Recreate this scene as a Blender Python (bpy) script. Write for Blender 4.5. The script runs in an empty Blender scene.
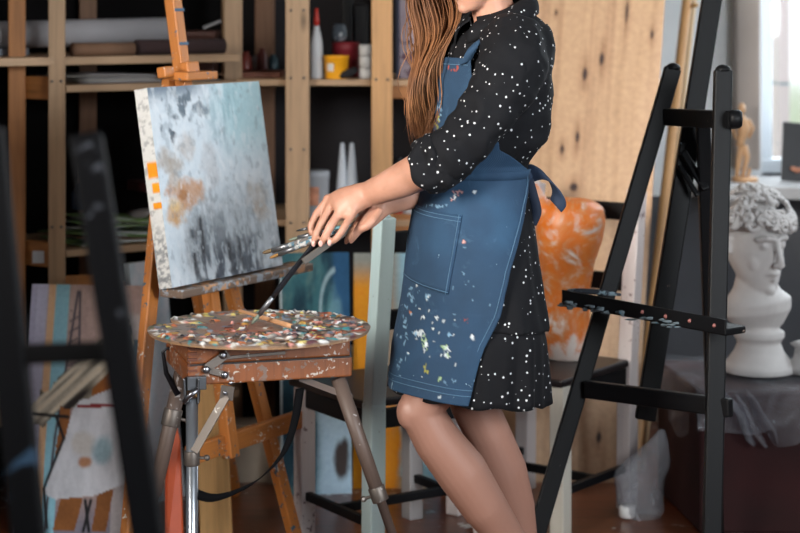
import bpy, bmesh, math, random
import numpy as np
from mathutils import Vector, Matrix, noise as mnoise
random.seed(7)
D = bpy.data
SC = bpy.context.scene
COL = SC.collection
F, H = 1889.0, 1.5            # focal length in pixels, camera height
PI = math.pi
V = Vector

def at(px, py, Y):            # photo pixel + distance -> point in the room
    return V(((px - 400.0) / F * Y, Y, H - py / F * Y))

def lin(v):
    v = v / 255.0
    return v / 12.92 if v <= 0.04045 else ((v + 0.055) / 1.055) ** 2.4
def c(r, g, b): return (lin(r), lin(g), lin(b), 1.0)

# ------------------------------------------------------------------ materials
class NT:
    def __init__(s, name):
        s.m = D.materials.new(name); s.m.use_nodes = True
        s.t = s.m.node_tree; s.n = s.t.nodes; s.l = s.t.links
        s.b = s.n['Principled BSDF']; s.out = s.n['Material Output']
    def new(s, typ, **kw):
        nd = s.n.new(typ)
        for k, v in kw.items():
            if k in nd.inputs: nd.inputs[k].default_value = v
            else: setattr(nd, k, v)
        return nd
    def link(s, a, b): s.l.new(a, b)
    def coord(s, kind='Object', scale=(1, 1, 1)):
        tc = s.new('ShaderNodeTexCoord'); mp = s.new('ShaderNodeMapping')
        mp.inputs['Scale'].default_value = scale
        s.link(tc.outputs[kind], mp.inputs['Vector']); return mp.outputs['Vector']
    def noise(s, vec, scale, detail=4, rough=.55, dist=0.0):
        n = s.new('ShaderNodeTexNoise'); n.inputs['Scale'].default_value = scale
        n.inputs['Detail'].default_value = detail; n.inputs['Roughness'].default_value = rough
        n.inputs['Distortion'].default_value = dist
        s.link(vec, n.inputs['Vector']); return n.outputs['Fac']
    def ramp(s, fac, stops):
        r = s.new('ShaderNodeValToRGB'); e = r.color_ramp.elements
        while len(e) > 1: e.remove(e[-1])
        e[0].position, e[0].color = stops[0]
        for p, col in stops[1:]:
            x = e.new(p); x.color = col
        s.link(fac, r.inputs['Fac']); return r.outputs['Color']
    def mix(s, fac, a, b, mode='MIX'):
        m = s.new('ShaderNodeMix'); m.data_type = 'RGBA'; m.blend_type = mode
        for sock, val in ((m.inputs[0], fac), (m.inputs[6], a), (m.inputs[7], b)):
            if hasattr(val, 'is_output'): s.link(val, sock)
            else: sock.default_value = val
        return m.outputs[2]
    def math(s, op, a, b=0.0):
        m = s.new('ShaderNodeMath'); m.operation = op
        for sock, val in ((m.inputs[0], a), (m.inputs[1], b)):
            if hasattr(val, 'is_output'): s.link(val, sock)
            else: sock.default_value = val
        return m.outputs[0]
    def bump(s, h, strength=.3, dist=.002):
        b = s.new('ShaderNodeBump'); b.inputs['Strength'].default_value = strength
        b.inputs['Distance'].default_value = dist
        s.link(h, b.inputs['Height']); s.link(b.outputs['Normal'], s.b.inputs['Normal'])
    def fin(s, col=None, rough=.5, metal=0.0, spec=None):
        if col is not None:
            if hasattr(col, 'is_output'): s.link(col, s.b.inputs['Base Color'])
            else: s.b.inputs['Base Color'].default_value = col
        if hasattr(rough, 'is_output'): s.link(rough, s.b.inputs['Roughness'])
        else: s.b.inputs['Roughness'].default_value = rough
        s.b.inputs['Metallic'].default_value = metal
        if spec is not None: s.b.inputs['Specular IOR Level'].default_value = spec
        return s.m

W1 = (1, 1, 1, 1); K0 = (0, 0, 0, 1)
def mul(col, k): return (col[0] * k, col[1] * k, col[2] * k, 1)

def flecks(t, vec, base, items):
    """paint spots: items = (scale, threshold, colour)"""
    col = base
    for i, (sc, th, fc) in enumerate(items):
        big = t.noise(vec, sc * .12 + i, 2)
        f = t.noise(vec, sc, 3, .6, .4)
        k = t.math('MULTIPLY', f, t.math('ADD', big, .5))
        mask = t.ramp(k, [(th, K0), (th + .03, W1)])
        col = t.mix(mask, col, fc)
    return col

def plain(name, col, rough=.5, metal=0.0, var=.12, scale=8, spec=None, spots=()):
    t = NT(name); v = t.coord('Object')
    n = t.noise(v, scale, 4)
    cc = t.ramp(n, [(.3, mul(col, 1 - var)), (.7, mul(col, 1 + var))])
    if spots: cc = flecks(t, v, cc, spots)
    t.bump(t.noise(v, scale * 8, 3), .12, .002)
    return t.fin(cc, rough, metal, spec)

def wood(name, col, rough=.55, grain=.28, spots=(), knots=True, spec=None):
    t = NT(name); v = t.coord('UV', (1.6, 34, 1))
    n = t.noise(v, 2.2, 6, .6, .6)
    cc = t.ramp(n, [(.28, mul(col, 1 - grain)), (.5, col), (.75, mul(col, 1 + grain * .5))])
    v2 = t.coord('UV', (3.0, 9, 1))
    if knots:
        vo = t.new('ShaderNodeTexVoronoi'); vo.inputs['Scale'].default_value = 1.0
        t.link(v2, vo.inputs['Vector'])
        k = t.ramp(vo.outputs['Distance'], [(.02, W1), (.13, K0)])
        cc = t.mix(k, cc, mul(col, .35))
    if spots: cc = flecks(t, t.coord('Object'), cc, spots)
    t.bump(n, .15, .001)
    return t.fin(cc, rough, 0.0, spec)

def vcol(name, rough=.5, bump=.25, bscale=90, spec=.4):
    t = NT(name); a = t.new('ShaderNodeVertexColor'); a.layer_name = 'Col'
    v = t.coord('Object')
    n = t.noise(v, bscale, 5, .65)
    cc = t.mix(.12, a.outputs['Color'], t.ramp(n, [(.3, K0), (.7, W1)]), 'OVERLAY')
    t.bump(n, bump, .002)
    return t.fin(cc, rough, 0, spec)

# ------------------------------------------------------------------ mesh builder
class MB:
    def __init__(s):
        s.v, s.f, s.uv, s.mi, s.sm = [], [], [], [], []
    def face(s, idx, uvs, mi=0, sm=True):
        s.f.append(tuple(idx)); s.uv.append(uvs); s.mi.append(mi); s.sm.append(sm)
    def bar(s, p0, p1, w, d, side=None, mi=0, taper=1.0):
        """box beam from p0 to p1, w across `side`, d across the third axis"""
        p0, p1 = V(p0), V(p1); ax = p1 - p0; L = ax.length; ax.normalize()
        if side is None:
            side = ax.cross(V((0, 0, 1)))
            if side.length < 1e-3: side = V((1, 0, 0))
        side = V(side); side = (side - ax * side.dot(ax)).normalized()
        oth = ax.cross(side).normalized()
        b = len(s.v)
        for p, k in ((p0, 1), (p1, taper)):
            for a, e in ((-1, -1), (1, -1), (1, 1), (-1, 1)):
                s.v.append(p + side * (a * w / 2 * k) + oth * (e * d / 2 * k))
        off = random.random() * 7
        ws = (w, d, w, d); u0 = off
        for i in range(4):
            j = (i + 1) % 4
            s.face((b + i, b + j, b + 4 + j, b + 4 + i),
                   [(off, u0), (off, u0 + ws[i]), (off + L, u0 + ws[i]), (off + L, u0)], mi, False)
            u0 += ws[i]
        s.face((b + 3, b + 2, b + 1, b), [(0, 0), (0, w), (d, w), (d, 0)], mi, False)
        s.face((b + 4, b + 5, b + 6, b + 7), [(0, 0), (0, w), (d, w), (d, 0)], mi, False)
        return s
    def box(s, cx, cy, cz, sx, sy, sz, mi=0):
        if sx >= sy and sx >= sz: return s.bar((cx - sx / 2, cy, cz), (cx + sx / 2, cy, cz), sy, sz, (0, 1, 0), mi)
        if sy >= sz: return s.bar((cx, cy - sy / 2, cz), (cx, cy + sy / 2, cz), sx, sz, (1, 0, 0), mi)
        return s.bar((cx, cy, cz - sz / 2), (cx, cy, cz + sz / 2), sx, sy, (1, 0, 0), mi)
    def loft(s, rings, cap=True, mi=0, sm=True, closed=True):
        n = len(rings[0]); b = len(s.v)
        for r in rings: s.v.extend(V(p) for p in r)
        vl = 0.0
        for k in range(len(rings) - 1):
            dl = (V(rings[k + 1][0]) - V(rings[k][0])).length + 1e-4
            u = 0.0
            for i in range(n if closed else n - 1):
                j = (i + 1) % n
                du = (V(rings[k][j]) - V(rings[k][i])).length
                s.face((b + k * n + i, b + k * n + j, b + (k + 1) * n + j, b + (k + 1) * n + i),
                       [(vl, u), (vl, u + du), (vl + dl, u + du), (vl + dl, u)], mi, sm)
                u += du
            vl += dl
        if cap and closed:
            e = b + (len(rings) - 1) * n
            s.face([b + i for i in range(n - 1, -1, -1)], [(0, 0)] * n, mi, sm)
            s.face([e + i for i in range(n)], [(0, 0)] * n, mi, sm)
        return s
    def tube(s, pts, rad, n=10, cap=True, mi=0, flat=1.0, up=None, sm=True):
        pts = [V(p) for p in pts]
        if not hasattr(rad, '__len__'): rad = [rad] * len(pts)
        T = []
        for i in range(len(pts)):
            a = pts[max(0, i - 1)]; q = pts[min(len(pts) - 1, i + 1)]
            T.append((q - a).normalized())
        nr = V(up) if up is not None else V((0, 0, 1))
        if abs(nr.normalized().dot(T[0])) > .97: nr = V((1, 0, 0))
        rings = []
        for p, t, r in zip(pts, T, rad):
            nr = nr - t * nr.dot(t); nr.normalize(); bn = t.cross(nr)
            rings.append([p + nr * (r * flat * math.cos(a)) + bn * (r * math.sin(a))
                          for a in (2 * PI * i / n for i in range(n))])
        return s.loft(rings, cap, mi, sm)
    def lathe(s, prof, o=(0, 0, 0), n=24, M=None, mi=0, sm=True, cap=True):
        o = V(o); rings = []
        for r, z in prof:
            ring = []
            for i in range(n):
                a = 2 * PI * i / n; p = V((r * math.cos(a), r * math.sin(a), z))
                ring.append(o + (M @ p if M else p))
            rings.append(ring)
        return s.loft(rings, cap, mi, sm)
    def ell(s, o, r, n=16, m=10, M=None, mi=0):
        pr = []
        o = V(o); rings = []
        for k in range(m + 1):
            th = PI * (k + .02 * (k == 0) - .02 * (k == m)) / m
            ring = []
            for i in range(n):
                a = 2 * PI * i / n
                p = V((r[0] * math.sin(th) * math.cos(a), r[1] * math.sin(th) * math.sin(a), -r[2] * math.cos(th)))
                ring.append(o + (M @ p if M else p))
            rings.append(ring)
        return s.loft(rings, True, mi)
    def grid(s, fn, nu, nv, mi=0, sm=True, uvs=None):
        b = len(s.v)
        P = [[V(fn(i / nu, j / nv)) for i in range(nu + 1)] for j in range(nv + 1)]
        for row in P: s.v.extend(row)
        LU = max((P[0][nu] - P[0][0]).length, 1e-3); LV = max((P[nv][0] - P[0][0]).length, 1e-3)
        for j in range(nv):
            for i in range(nu):
                q = [(i, j), (i + 1, j), (i + 1, j + 1), (i, j + 1)]
                s.face([b + y * (nu + 1) + x for x, y in q], [(x / nu * LU, y / nv * LV) for x, y in q], mi, sm)
        return s
    def prism(s, poly, off, mi=0):
        """extrude polygon (list of points) by vector off"""
        n = len(poly); b = len(s.v); off = V(off)
        s.v.extend(V(p) for p in poly); s.v.extend(V(p) + off for p in poly)
        s.face(list(range(b + n - 1, b - 1, -1)), [(p[0], p[2]) for p in poly[::-1]], mi, False)
        s.face(list(range(b + n, b + 2 * n)), [(p[0], p[2]) for p in poly], mi, False)
        for i in range(n):
            j = (i + 1) % n; L = (V(poly[j]) - V(poly[i])).length
            s.face((b + i, b + j, b + n + j, b + n + i), [(0, 0), (L, 0), (L, off.length), (0, off.length)], mi, False)
        return s

ORG = {}
def world_org(o): return ORG.get(o.name, V((0, 0, 0)))

def link(o, parent=None):
    COL.objects.link(o)
    if parent is not None: o.parent = parent
    return o

def build(mb, name, mats, parent=None, bevel=0.0, local=False, colors=None, subsurf=0, solid=0.0, fixn=True, seg=2):
    """mb -> one mesh object. world coordinates unless local=True"""
    if not isinstance(mats, (list, tuple)): mats = [mats]
    vs = [V(p) for p in mb.v]
    if parent is not None:
        o0 = V((0, 0, 0)) if local else world_org(parent)
    elif local: o0 = V((0, 0, 0))
    else:
        lo = [min(p[i] for p in vs) for i in range(3)]; hi = [max(p[i] for p in vs) for i in range(3)]
        o0 = V(((lo[0] + hi[0]) / 2, (lo[1] + hi[1]) / 2, lo[2]))
    me = D.meshes.new(name)
    me.from_pydata([p - o0 for p in vs], [], mb.f)
    uvl = me.uv_layers.new(name='UVMap')
    k = 0
    flat = []
    for u in mb.uv:
        for x in u: flat.extend((x[0], x[1]))
    uvl.data.foreach_set('uv', flat)
    me.polygons.foreach_set('material_index', mb.mi)
    me.polygons.foreach_set('use_smooth', mb.sm)
    for m in mats: me.materials.append(m)
    if colors is not None:
        ca = me.color_attributes.new('Col', 'FLOAT_COLOR', 'POINT')
        arr = np.ones((len(vs), 4), dtype=np.float32); arr[:, :3] = colors
        ca.data.foreach_set('color', arr.ravel())
    me.validate(); me.update()
    if fixn:
        bm = bmesh.new(); bm.from_mesh(me)
        bmesh.ops.recalc_face_normals(bm, faces=bm.faces); bm.to_mesh(me); bm.free()
    o = D.objects.new(name, me)
    link(o, parent)
    if parent is None and not local:
        o.location = o0
    ORG[o.name] = o0 if parent is None else world_org(parent) if not local else V((0, 0, 0))
    if solid:
        md = o.modifiers.new('Solid', 'SOLIDIFY'); md.thickness = solid; md.offset = 0
    if bevel:
        md = o.modifiers.new('Bevel', 'BEVEL'); md.width = bevel; md.segments = seg
        md.limit_method = 'ANGLE'; md.angle_limit = math.radians(40)
    if subsurf:
        md = o.modifiers.new('Sub', 'SUBSURF'); md.levels = subsurf; md.render_levels = subsurf
    return o

def thing(name, loc, label, cat, group=None, rz=0.0):
    o = D.objects.new(name, None); o.empty_display_size = .05
    COL.objects.link(o); o.location = loc; o.rotation_euler = (0, 0, rz)
    ORG[o.name] = V(loc)
    return tag(o, label, cat, group)
def tag(o, label, cat, group=None):
    o['label'] = label; o['category'] = cat
    if group: o['group'] = group
    return o
def struct(o): o['kind'] = 'structure'; return o

def remesh(o, voxel, smooth=3, factor=.5):
    md = o.modifiers.new('R', 'REMESH'); md.mode = 'VOXEL'; md.voxel_size = voxel; md.use_smooth_shade = True
    if smooth:
        ms = o.modifiers.new('S', 'SMOOTH'); ms.iterations = smooth; ms.factor = factor
    dg = bpy.context.evaluated_depsgraph_get(); dg.update()
    me = D.meshes.new_from_object(o.evaluated_get(dg))
    mats = list(o.data.materials)
    o.modifiers.clear(); old = o.data; o.data = me; D.meshes.remove(old)
    if not me.materials:
        for m in mats: me.materials.append(m)
    me.polygons.foreach_set('use_smooth', [True] * len(me.polygons)); me.update()
    return o

# ------------------------------------------------------------------ painter (numpy, for paint on canvases)
def _h(i, j, s):
    x = (i.astype(np.int64) * 374761393 + j.astype(np.int64) * 668265263 + s * 982451653) & 0xffffffff
    x = ((x ^ (x >> 13)) * 1274126177) & 0xffffffff
    return ((x ^ (x >> 16)) & 0xffff) / 65535.0
def vn(x, y, s=0):
    i, j = np.floor(x), np.floor(y); fx, fy = x - i, y - j
    fx = fx * fx * (3 - 2 * fx); fy = fy * fy * (3 - 2 * fy)
    a = _h(i, j, s); b = _h(i + 1, j, s); c_ = _h(i, j + 1, s); d = _h(i + 1, j + 1, s)
    return (a * (1 - fx) + b * fx) * (1 - fy) + (c_ * (1 - fx) + d * fx) * fy
def fbm(x, y, s=0, o=4):
    r, a, t = 0, .5, 0
    for k in range(o):
        r = r + a * vn(x * 2 ** k, y * 2 ** k, s + k); t += a; a *= .55
    return r / t
def ss(a, b, x):
    t = np.clip((x - a) / (b - a), 0, 1); return t * t * (3 - 2 * t)
def rgb(r, g, b): return np.array([lin(r), lin(g), lin(b)])
def lay(img, mask, col):
    m = np.clip(mask, 0, 1)[..., None]; return img * (1 - m) + np.asarray(col) * m
def blob(u, v, cu, cv, ru, rv, soft=.3, wob=.25, s=0):
    d = np.sqrt(((u - cu) / ru) ** 2 + ((v - cv) / rv) ** 2) + wob * (fbm(u * 14, v * 14, s) - .5) * 2
    return 1 - ss(1 - soft, 1 + soft * .5, d)
def inpoly(u, v, poly):
    r = np.zeros(u.shape, bool); n = len(poly)
    for i in range(n):
        x0, y0 = poly[i]; x1, y1 = poly[(i + 1) % n]
        if y0 == y1: continue
        cnd = ((y0 > v) != (y1 > v)) & (u < (x1 - x0) * (v - y0) / (y1 - y0) + x0)
        r ^= cnd
    return r.astype(float)

def canvas(name, BL, BR, up, th, painter, mat, parent=None, nu=110, nv=140, edge=None):
    """stretched canvas: BL, BR bottom corners of the painted face, up = vector along its left edge"""
    BL, BR, up = V(BL), V(BR), V(up); rt = BR - BL
    nrm = rt.cross(up).normalized()          # towards the viewer
    mb = MB(); mb.grid(lambda u, v: BL + rt * u + up * (1 - v), nu, nv)
    uu, vv = np.meshgrid(np.linspace(0, 1, nu + 1), np.linspace(0, 1, nv + 1))
    col = painter(uu, vv).reshape(-1, 3)
    def strip(f, n, pa):
        nonlocal col
        mb.grid(f, n, 10)
        a, b = np.meshgrid(np.linspace(0, 1, n + 1), np.linspace(0, 1, 11))
        col = np.vstack([col, (pa(a, b) if pa else np.ones(a.shape + (3,)) * rgb(205, 203, 198)).reshape(-1, 3)])
    bk = -nrm * th
    strip(lambda a, b: BL + up * (1 - a) + bk * b, nv, edge)
    strip(lambda a, b: BR + up * (1 - a) + bk * b, nv, edge)
    strip(lambda a, b: BL + up + rt * a + bk * b, nu, None)
    strip(lambda a, b: BL + rt * a + bk * b, nu, None)
    b = len(mb.v)
    mb.v.extend([BL + bk, BR + bk, BR + up + bk, BL + up + bk]); mb.face((b + 3, b + 2, b + 1, b), [(0, 0)] * 4)
    col = np.vstack([col, np.ones((4, 3)) * rgb(190, 180, 160)])
    for i in range(len(mb.sm)): mb.sm[i] = False
    return build(mb, name, mat, parent, colors=col, fixn=False)
# ------------------------------------------------------------------ shared materials
PINE = wood('pine', c(174, 142, 110), .6)
PINE_D = wood('pine_dark', c(118, 84, 60), .65)
PINE_O = wood('pine_orange', c(160, 104, 54), .55)
EASELW = wood('easel_wood', c(188, 116, 54), .45, .22, spots=[(60, .66, c(60, 90, 110)), (90, .68, c(220, 215, 205))])
BOXW = wood('box_wood', c(130, 74, 38), .4, .3, spots=[(45, .62, c(120, 100, 90)), (70, .64, c(190, 180, 170))])
PLY = None
BLACKW = wood('black_painted_wood', c(11, 12, 15), .5, .25, spots=[(26, .80, c(120, 150, 170)), (70, .80, c(150, 130, 120))], knots=False, spec=.2)
BLACKF = wood('black_easel_wood', c(9, 9, 12), .6, .2, spots=[(9, .62, c(52, 74, 96)), (14, .66, c(70, 72, 78))], knots=False, spec=.12)
MINT = wood('mint_painted_wood', c(184, 206, 208), .42, .05, spots=[(70, .78, c(90, 100, 100))], knots=False)
PALEW = wood('pale_painted_wood', c(200, 190, 188), .5, .08, spots=[(60, .7, c(120, 100, 100))], knots=False)
DARKSEAT = wood('dark_seat_wood', c(22, 16, 18), .38, .25, knots=False)
STEEL = plain('brushed_steel', c(150, 152, 158), .32, 1.0)
STEEL_D = plain('dull_metal', c(112, 104, 98), .5, .7, .2, spots=[(50, .62, c(170, 165, 160))])
ALU = plain('aluminium', c(178, 184, 192), .3, .9, .1)
PAINTED = vcol('painted_canvas', .5)
PAINTED_M = vcol('matt_painted_canvas', .75, .2)
WHITE = plain('white_plastic', c(215, 215, 215), .4, var=.04)
BLACKP = plain('black_plastic', c(20, 20, 22), .4)

# ------------------------------------------------------------------ the room
def floor_mat():
    t = NT('parquet'); v = t.coord('UV', (1, 1, 1))
    br = t.new('ShaderNodeTexBrick'); t.link(v, br.inputs['Vector'])
    br.inputs['Scale'].default_value = 1.0; br.inputs['Mortar Size'].default_value = .0025
    br.inputs['Brick Width'].default_value = .9; br.inputs['Row Height'].default_value = .09
    br.inputs['Color1'].default_value = c(120, 66, 40); br.inputs['Color2'].default_value = c(96, 50, 32)
    br.inputs['Mortar'].default_value = c(40, 22, 16)
    n = t.noise(t.coord('UV', (3, 40, 1)), 1.5, 6, .6)
    cc = t.mix(.35, br.outputs['Color'], t.ramp(n, [(.3, c(60, 30, 20)), (.7, c(150, 90, 60))]), 'MIX')
    cc = flecks(t, t.coord('Object'), cc, [(18, .66, c(190, 185, 180))])
    return t.fin(cc, .28)
X0, X1, Y0, Y1, ZC = -2.75, 2.45, -1.1, 6.75, 3.0
m = MB(); m.grid(lambda u, v: (X0 + (X1 - X0) * u, Y0 + (Y1 - Y0) * v, 0), 1, 1); m.sm = [False]
struct(build(m, 'floor', floor_mat(), fixn=False))
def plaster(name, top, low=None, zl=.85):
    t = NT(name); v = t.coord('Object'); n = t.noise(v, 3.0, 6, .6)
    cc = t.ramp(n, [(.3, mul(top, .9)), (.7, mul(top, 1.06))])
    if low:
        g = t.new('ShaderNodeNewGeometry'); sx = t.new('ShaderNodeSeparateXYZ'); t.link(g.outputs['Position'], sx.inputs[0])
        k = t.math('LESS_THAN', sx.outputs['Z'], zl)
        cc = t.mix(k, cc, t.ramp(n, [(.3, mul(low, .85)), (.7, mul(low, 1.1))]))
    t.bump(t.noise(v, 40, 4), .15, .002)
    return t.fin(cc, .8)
WALLM = plaster('wall_paint', c(150, 152, 158))
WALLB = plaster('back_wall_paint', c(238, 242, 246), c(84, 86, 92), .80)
WX0, WX1, WZ0, WZ1 = at(757, 0, 6.85).x, 2.3, .87, 2.55
m = MB()                                                   # back wall with its window opening
T = .3
m.box((X0 + WX0) / 2, Y1 + T / 2, ZC / 2, WX0 - X0, T, ZC)
m.box((WX1 + X1) / 2, Y1 + T / 2, ZC / 2, X1 - WX1, T, ZC)
m.box((WX0 + WX1) / 2, Y1 + T / 2, WZ0 / 2, WX1 - WX0, T, WZ0)
m.box((WX0 + WX1) / 2, Y1 + T / 2, (WZ1 + ZC) / 2, WX1 - WX0, T, ZC - WZ1)
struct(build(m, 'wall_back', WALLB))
m = MB(); m.box(X1 + .1, (Y0 + Y1) / 2, .45, .2, Y1 - Y0, .9)        # right wall with a side window
m.box(X1 + .1, (Y0 + Y1) / 2, 2.8, .2, Y1 - Y0, .4); m.box(X1 + .1, (Y0 - .3) / 2, 1.75, .2, -.3 - Y0, 1.7); m.box(X1 + .1, (1.5 + 4.6) / 2, 1.75, .2, 4.6 - 1.5, 1.7); m.box(X1 + .1, (5.7 + Y1) / 2, 1.75, .2, Y1 - 5.7, 1.7)
struct(build(m, 'wall_right', WALLM))
m = MB(); m.box(X0 - .1, (Y0 + .6) / 2, ZC / 2, .2, .6 - Y0, ZC); m.box(X0 - .1, (2.0 + Y1) / 2, ZC / 2, .2, Y1 - 2.0, ZC)
m.box(X0 - .1, 1.3, .75, .2, 1.4, 1.5); m.box(X0 - .1, 1.3, 2.97, .2, 1.4, .06)
struct(build(m, 'wall_left', WALLM))
m = MB()
m.box((X0 + X1) / 2, Y0 - .1, ZC / 2, X1 - X0, .2, ZC)
struct(build(m, 'wall_front', WALLM))
m = MB(); m.box((X0 + X1) / 2, (Y0 + Y1) / 2, ZC + .1, X1 - X0, Y1 - Y0, .2); struct(build(m, 'ceiling', plaster('ceiling_paint', c(170, 170, 172))))

FRAMEM = plain('window_white', c(225, 230, 236), .4, var=.03)
GLASS = NT('pane_glass')
_tr = GLASS.new('ShaderNodeBsdfTransparent'); _gl = GLASS.new('ShaderNodeBsdfGlossy', Roughness=.02); _mx = GLASS.new('ShaderNodeMixShader')
_mx.inputs[0].default_value = .06; GLASS.link(_tr.outputs[0], _mx.inputs[1]); GLASS.link(_gl.outputs[0], _mx.inputs[2]); GLASS.link(_mx.outputs[0], GLASS.out.inputs['Surface'])
GLASS = GLASS.m
def window(n, x0, x1, z0, z1, y, ax='x', mull=()):
    r = D.objects.new('window_%d' % n, None); COL.objects.link(r); r['kind'] = 'structure'
    P = (lambda u, z: V((u, y, z))) if ax == 'x' else (lambda u, z: V((y, u, z)))
    nrm = V((0, 1, 0)) if ax == 'x' else V((1, 0, 0))
    fr = MB(); w = .055
    for i_, (a, b) in enumerate((((x0, z0 + w / 2), (x1, z0 + w / 2)), ((x0, z1 - w / 2), (x1, z1 - w / 2)), ((x0 + w / 2, z0), (x0 + w / 2, z1)), ((x1 - w / 2, z0), (x1 - w / 2, z1))) + tuple(((q, z0), (q, z1)) for q in mull)):
        fr.bar(P(*a), P(*b), .07 if i_ < 2 else .062, w if i_ < 2 else w * .98, nrm)
    build(fr, 'window_frame', FRAMEM, r, bevel=.006)
    gl = MB(); gl.bar(P(x0, (z0 + z1) / 2), P(x1, (z0 + z1) / 2), .006, z1 - z0 - .02, nrm)
    build(gl, 'window_pane', GLASS, r)
window(1, WX0, WX1, WZ0, WZ1, Y1 + .12, 'x', (1.86,))
window(2, -.3, 1.5, .9, 2.6, X1 + .1, 'y', (.6,))
window(4, 4.6, 5.7, .9, 2.6, X1 + .1, 'y')  # unseen opening, added to go with the rear fill lamp
window(3, .6, 2.0, 1.5, 2.94, X0 - .1, 'y', (1.3,))
m = MB(); m.box((WX0 + WX1) / 2 - .06, Y1 - .14, WZ0 - .022, WX1 - WX0 + .3, .5, .044)   # window sill
struct(build(m, 'trim_1', plain('sill_paint', c(158, 158, 160), .6), bevel=.006))
PIL = plaster('bare_plaster', c(160, 150, 144))
m = MB(); xa, xb = at(733, 0, 6.7).x, at(758, 0, 6.7).x
m.box((xa + xb) / 2, Y1 - .05, 1.95, xb - xa, .1, 2.1); struct(build(m, 'trim_2', PIL, bevel=.01))
m = MB(); m.box((X0 + WX0) / 2, Y1 - .012, .05, WX0 - X0, .024, .1); struct(build(m, 'baseboard_back', plain('baseboard', c(120, 110, 100), .5)))
# what stands outside the window: the edge of a brick house wall, and a hedge
t = NT('outside_brick'); br = t.new('ShaderNodeTexBrick'); t.link(t.coord('UV', (1, 1, 1)), br.inputs['Vector'])
br.inputs['Scale'].default_value = 1; br.inputs['Brick Width'].default_value = .5; br.inputs['Row Height'].default_value = .095; br.inputs['Mortar Size'].default_value = .006
br.inputs['Color1'].default_value = c(246, 226, 226); br.inputs['Color2'].default_value = c(240, 222, 222); br.inputs['Mortar'].default_value = c(150, 160, 170)
m = MB(); m.bar((at(777, 0, 8).x, 8, -.5), (at(777, 0, 8).x, 8, 4), .045, .3, (1, 0, 0)); struct(build(m, 'trim_3', t.fin(br.outputs['Color'], .8)))

# ------------------------------------------------------------------ the two wooden shelving units
def shelf_unit(label, spec):
    r = thing('shelving_unit', spec['loc'], label, 'shelves')
    for p in spec['posts']:
        m = MB(); a, w, d, z, mt = p['at'], p['w'], p['d'], p['z'], p['m']
        m.bar((a[0], a[1], 0), (a[0], a[1], z), w, d, p['side'])
        po = build(m, 'post', mt, r, bevel=.003)
        for zz in p.get('screws', ()):
            for q in (-.35, .35):
                s = MB()
                f = V(p['side']).normalized(); nr = V((f.y, -f.x, 0))
                if nr.y > 0: nr = -nr
                s.lathe([(.0001, .003), (.0045, .0025), (.005, 0)], V((a[0], a[1], zz)) + f * (w * q * .8) + nr * (d / 2), 8, nr.to_track_quat('Z', 'Y').to_matrix())
                build(s, 'screw', STEEL_D, po)
    for b in spec['boards']:
        m = MB(); m.prism(b['poly'], (0, 0, b['th'])); build(m, b.get('name', 'shelf'), b['m'], r, bevel=.002)
    for b in spec['rails']:
        m = MB(); m.bar(b[0], b[1], b[2], b[3], (0, 0, 1)); build(m, 'rail', b[4], r, bevel=.002)
    m = MB(); p0, p1, hh = spec['back']; m.bar(V(p0) + V((0, 0, hh / 2)), V(p1) + V((0, 0, hh / 2)), hh, .012, (0, 0, 1))
    build(m, 'shade_panel', spec['bm'], r)  # added dark sheet, stands in for the shade inside the shelves
    return r
SHADE_BLACK = plain('black_shelf_shade', c(12, 10, 10), .9, spec=.1)  # shade of the left shelf interior put into the panel colour
SHADE_GREY = plain('grey_shelf_shade', c(42, 40, 42), .9, spec=.15)  # shade behind the right bays put into the panel colour
LD = V((.84, .543, 0)); LB = V((-.543, .84, 0))           # along / into the left unit
P2 = at(57, 0, 5.6); P2.z = 0
P1 = at(17, 0, 5.66); P1.z = 0
def lpt(s, d, z): q = P2 + LD * s + LB * d; return (q.x, q.y, z)
def lboard(z, th, mt, s0=-.85, s1=.60, d=.42): return {'poly': [lpt(s0, -.02 if s0 > -.1 else -.02, z), lpt(s1, -.02, z), lpt(s1, d, z), lpt(s0, d, z)], 'th': th, 'm': mt}
px = lambda a, Y: at(a, 0, Y).x
shelf_unit('wooden shelving at the left holding paper rolls and green magazines', {
    'loc': (P2.x, P2.y, 0),
    'posts': [{'at': P2, 'w': .048, 'd': .05, 'z': 2.6, 'm': PINE, 'side': (1, .14, 0), 'screws': (1.26, .83)},
              {'at': P1, 'w': .05, 'd': .05, 'z': 2.6, 'm': PINE_O, 'side': (1, .18, 0)},
              {'at': lpt(.27, .395, 0), 'w': .055, 'd': .045, 'z': 2.6, 'm': PINE_D, 'side': (1, .2, 0)}],
    'boards': [lboard(.738, .02, PINE, .02), lboard(1.226, .021, PINE, .02), lboard(1.307, .024, PINE), lboard(2.2, .024, PINE), lboard(.26, .024, PINE)],
    'rails': [((P1.x + .02, P1.y + .015, 1.238), (P2.x - .02, P2.y + .015, 1.238), .068, .02, PINE_O),
              ((P1.x + .02, P1.y + .015, .743), (P2.x - .02, P2.y + .015, .743), .074, .02, PINE_O)],
    'back': (lpt(-.85, .44, 0), lpt(.78, .44, 0), 2.6), 'bm': SHADE_BLACK})
tag_l = MB(); q = at(38, 257, 5.615); tag_l.bar(q - V((.016, 0, 0)), q + V((.018, 0, 0)), .002, .036, (0, 1, 0))
tag(build(tag_l, 'paper_label', plain('white_paper', c(190, 190, 192), .7)), 'white paper label stuck on the rail between the two leftmost shelf posts', 'label')
YR = 5.98
xr = px(392, YR)
SHZ, SHL = 1.228, .783
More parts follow.
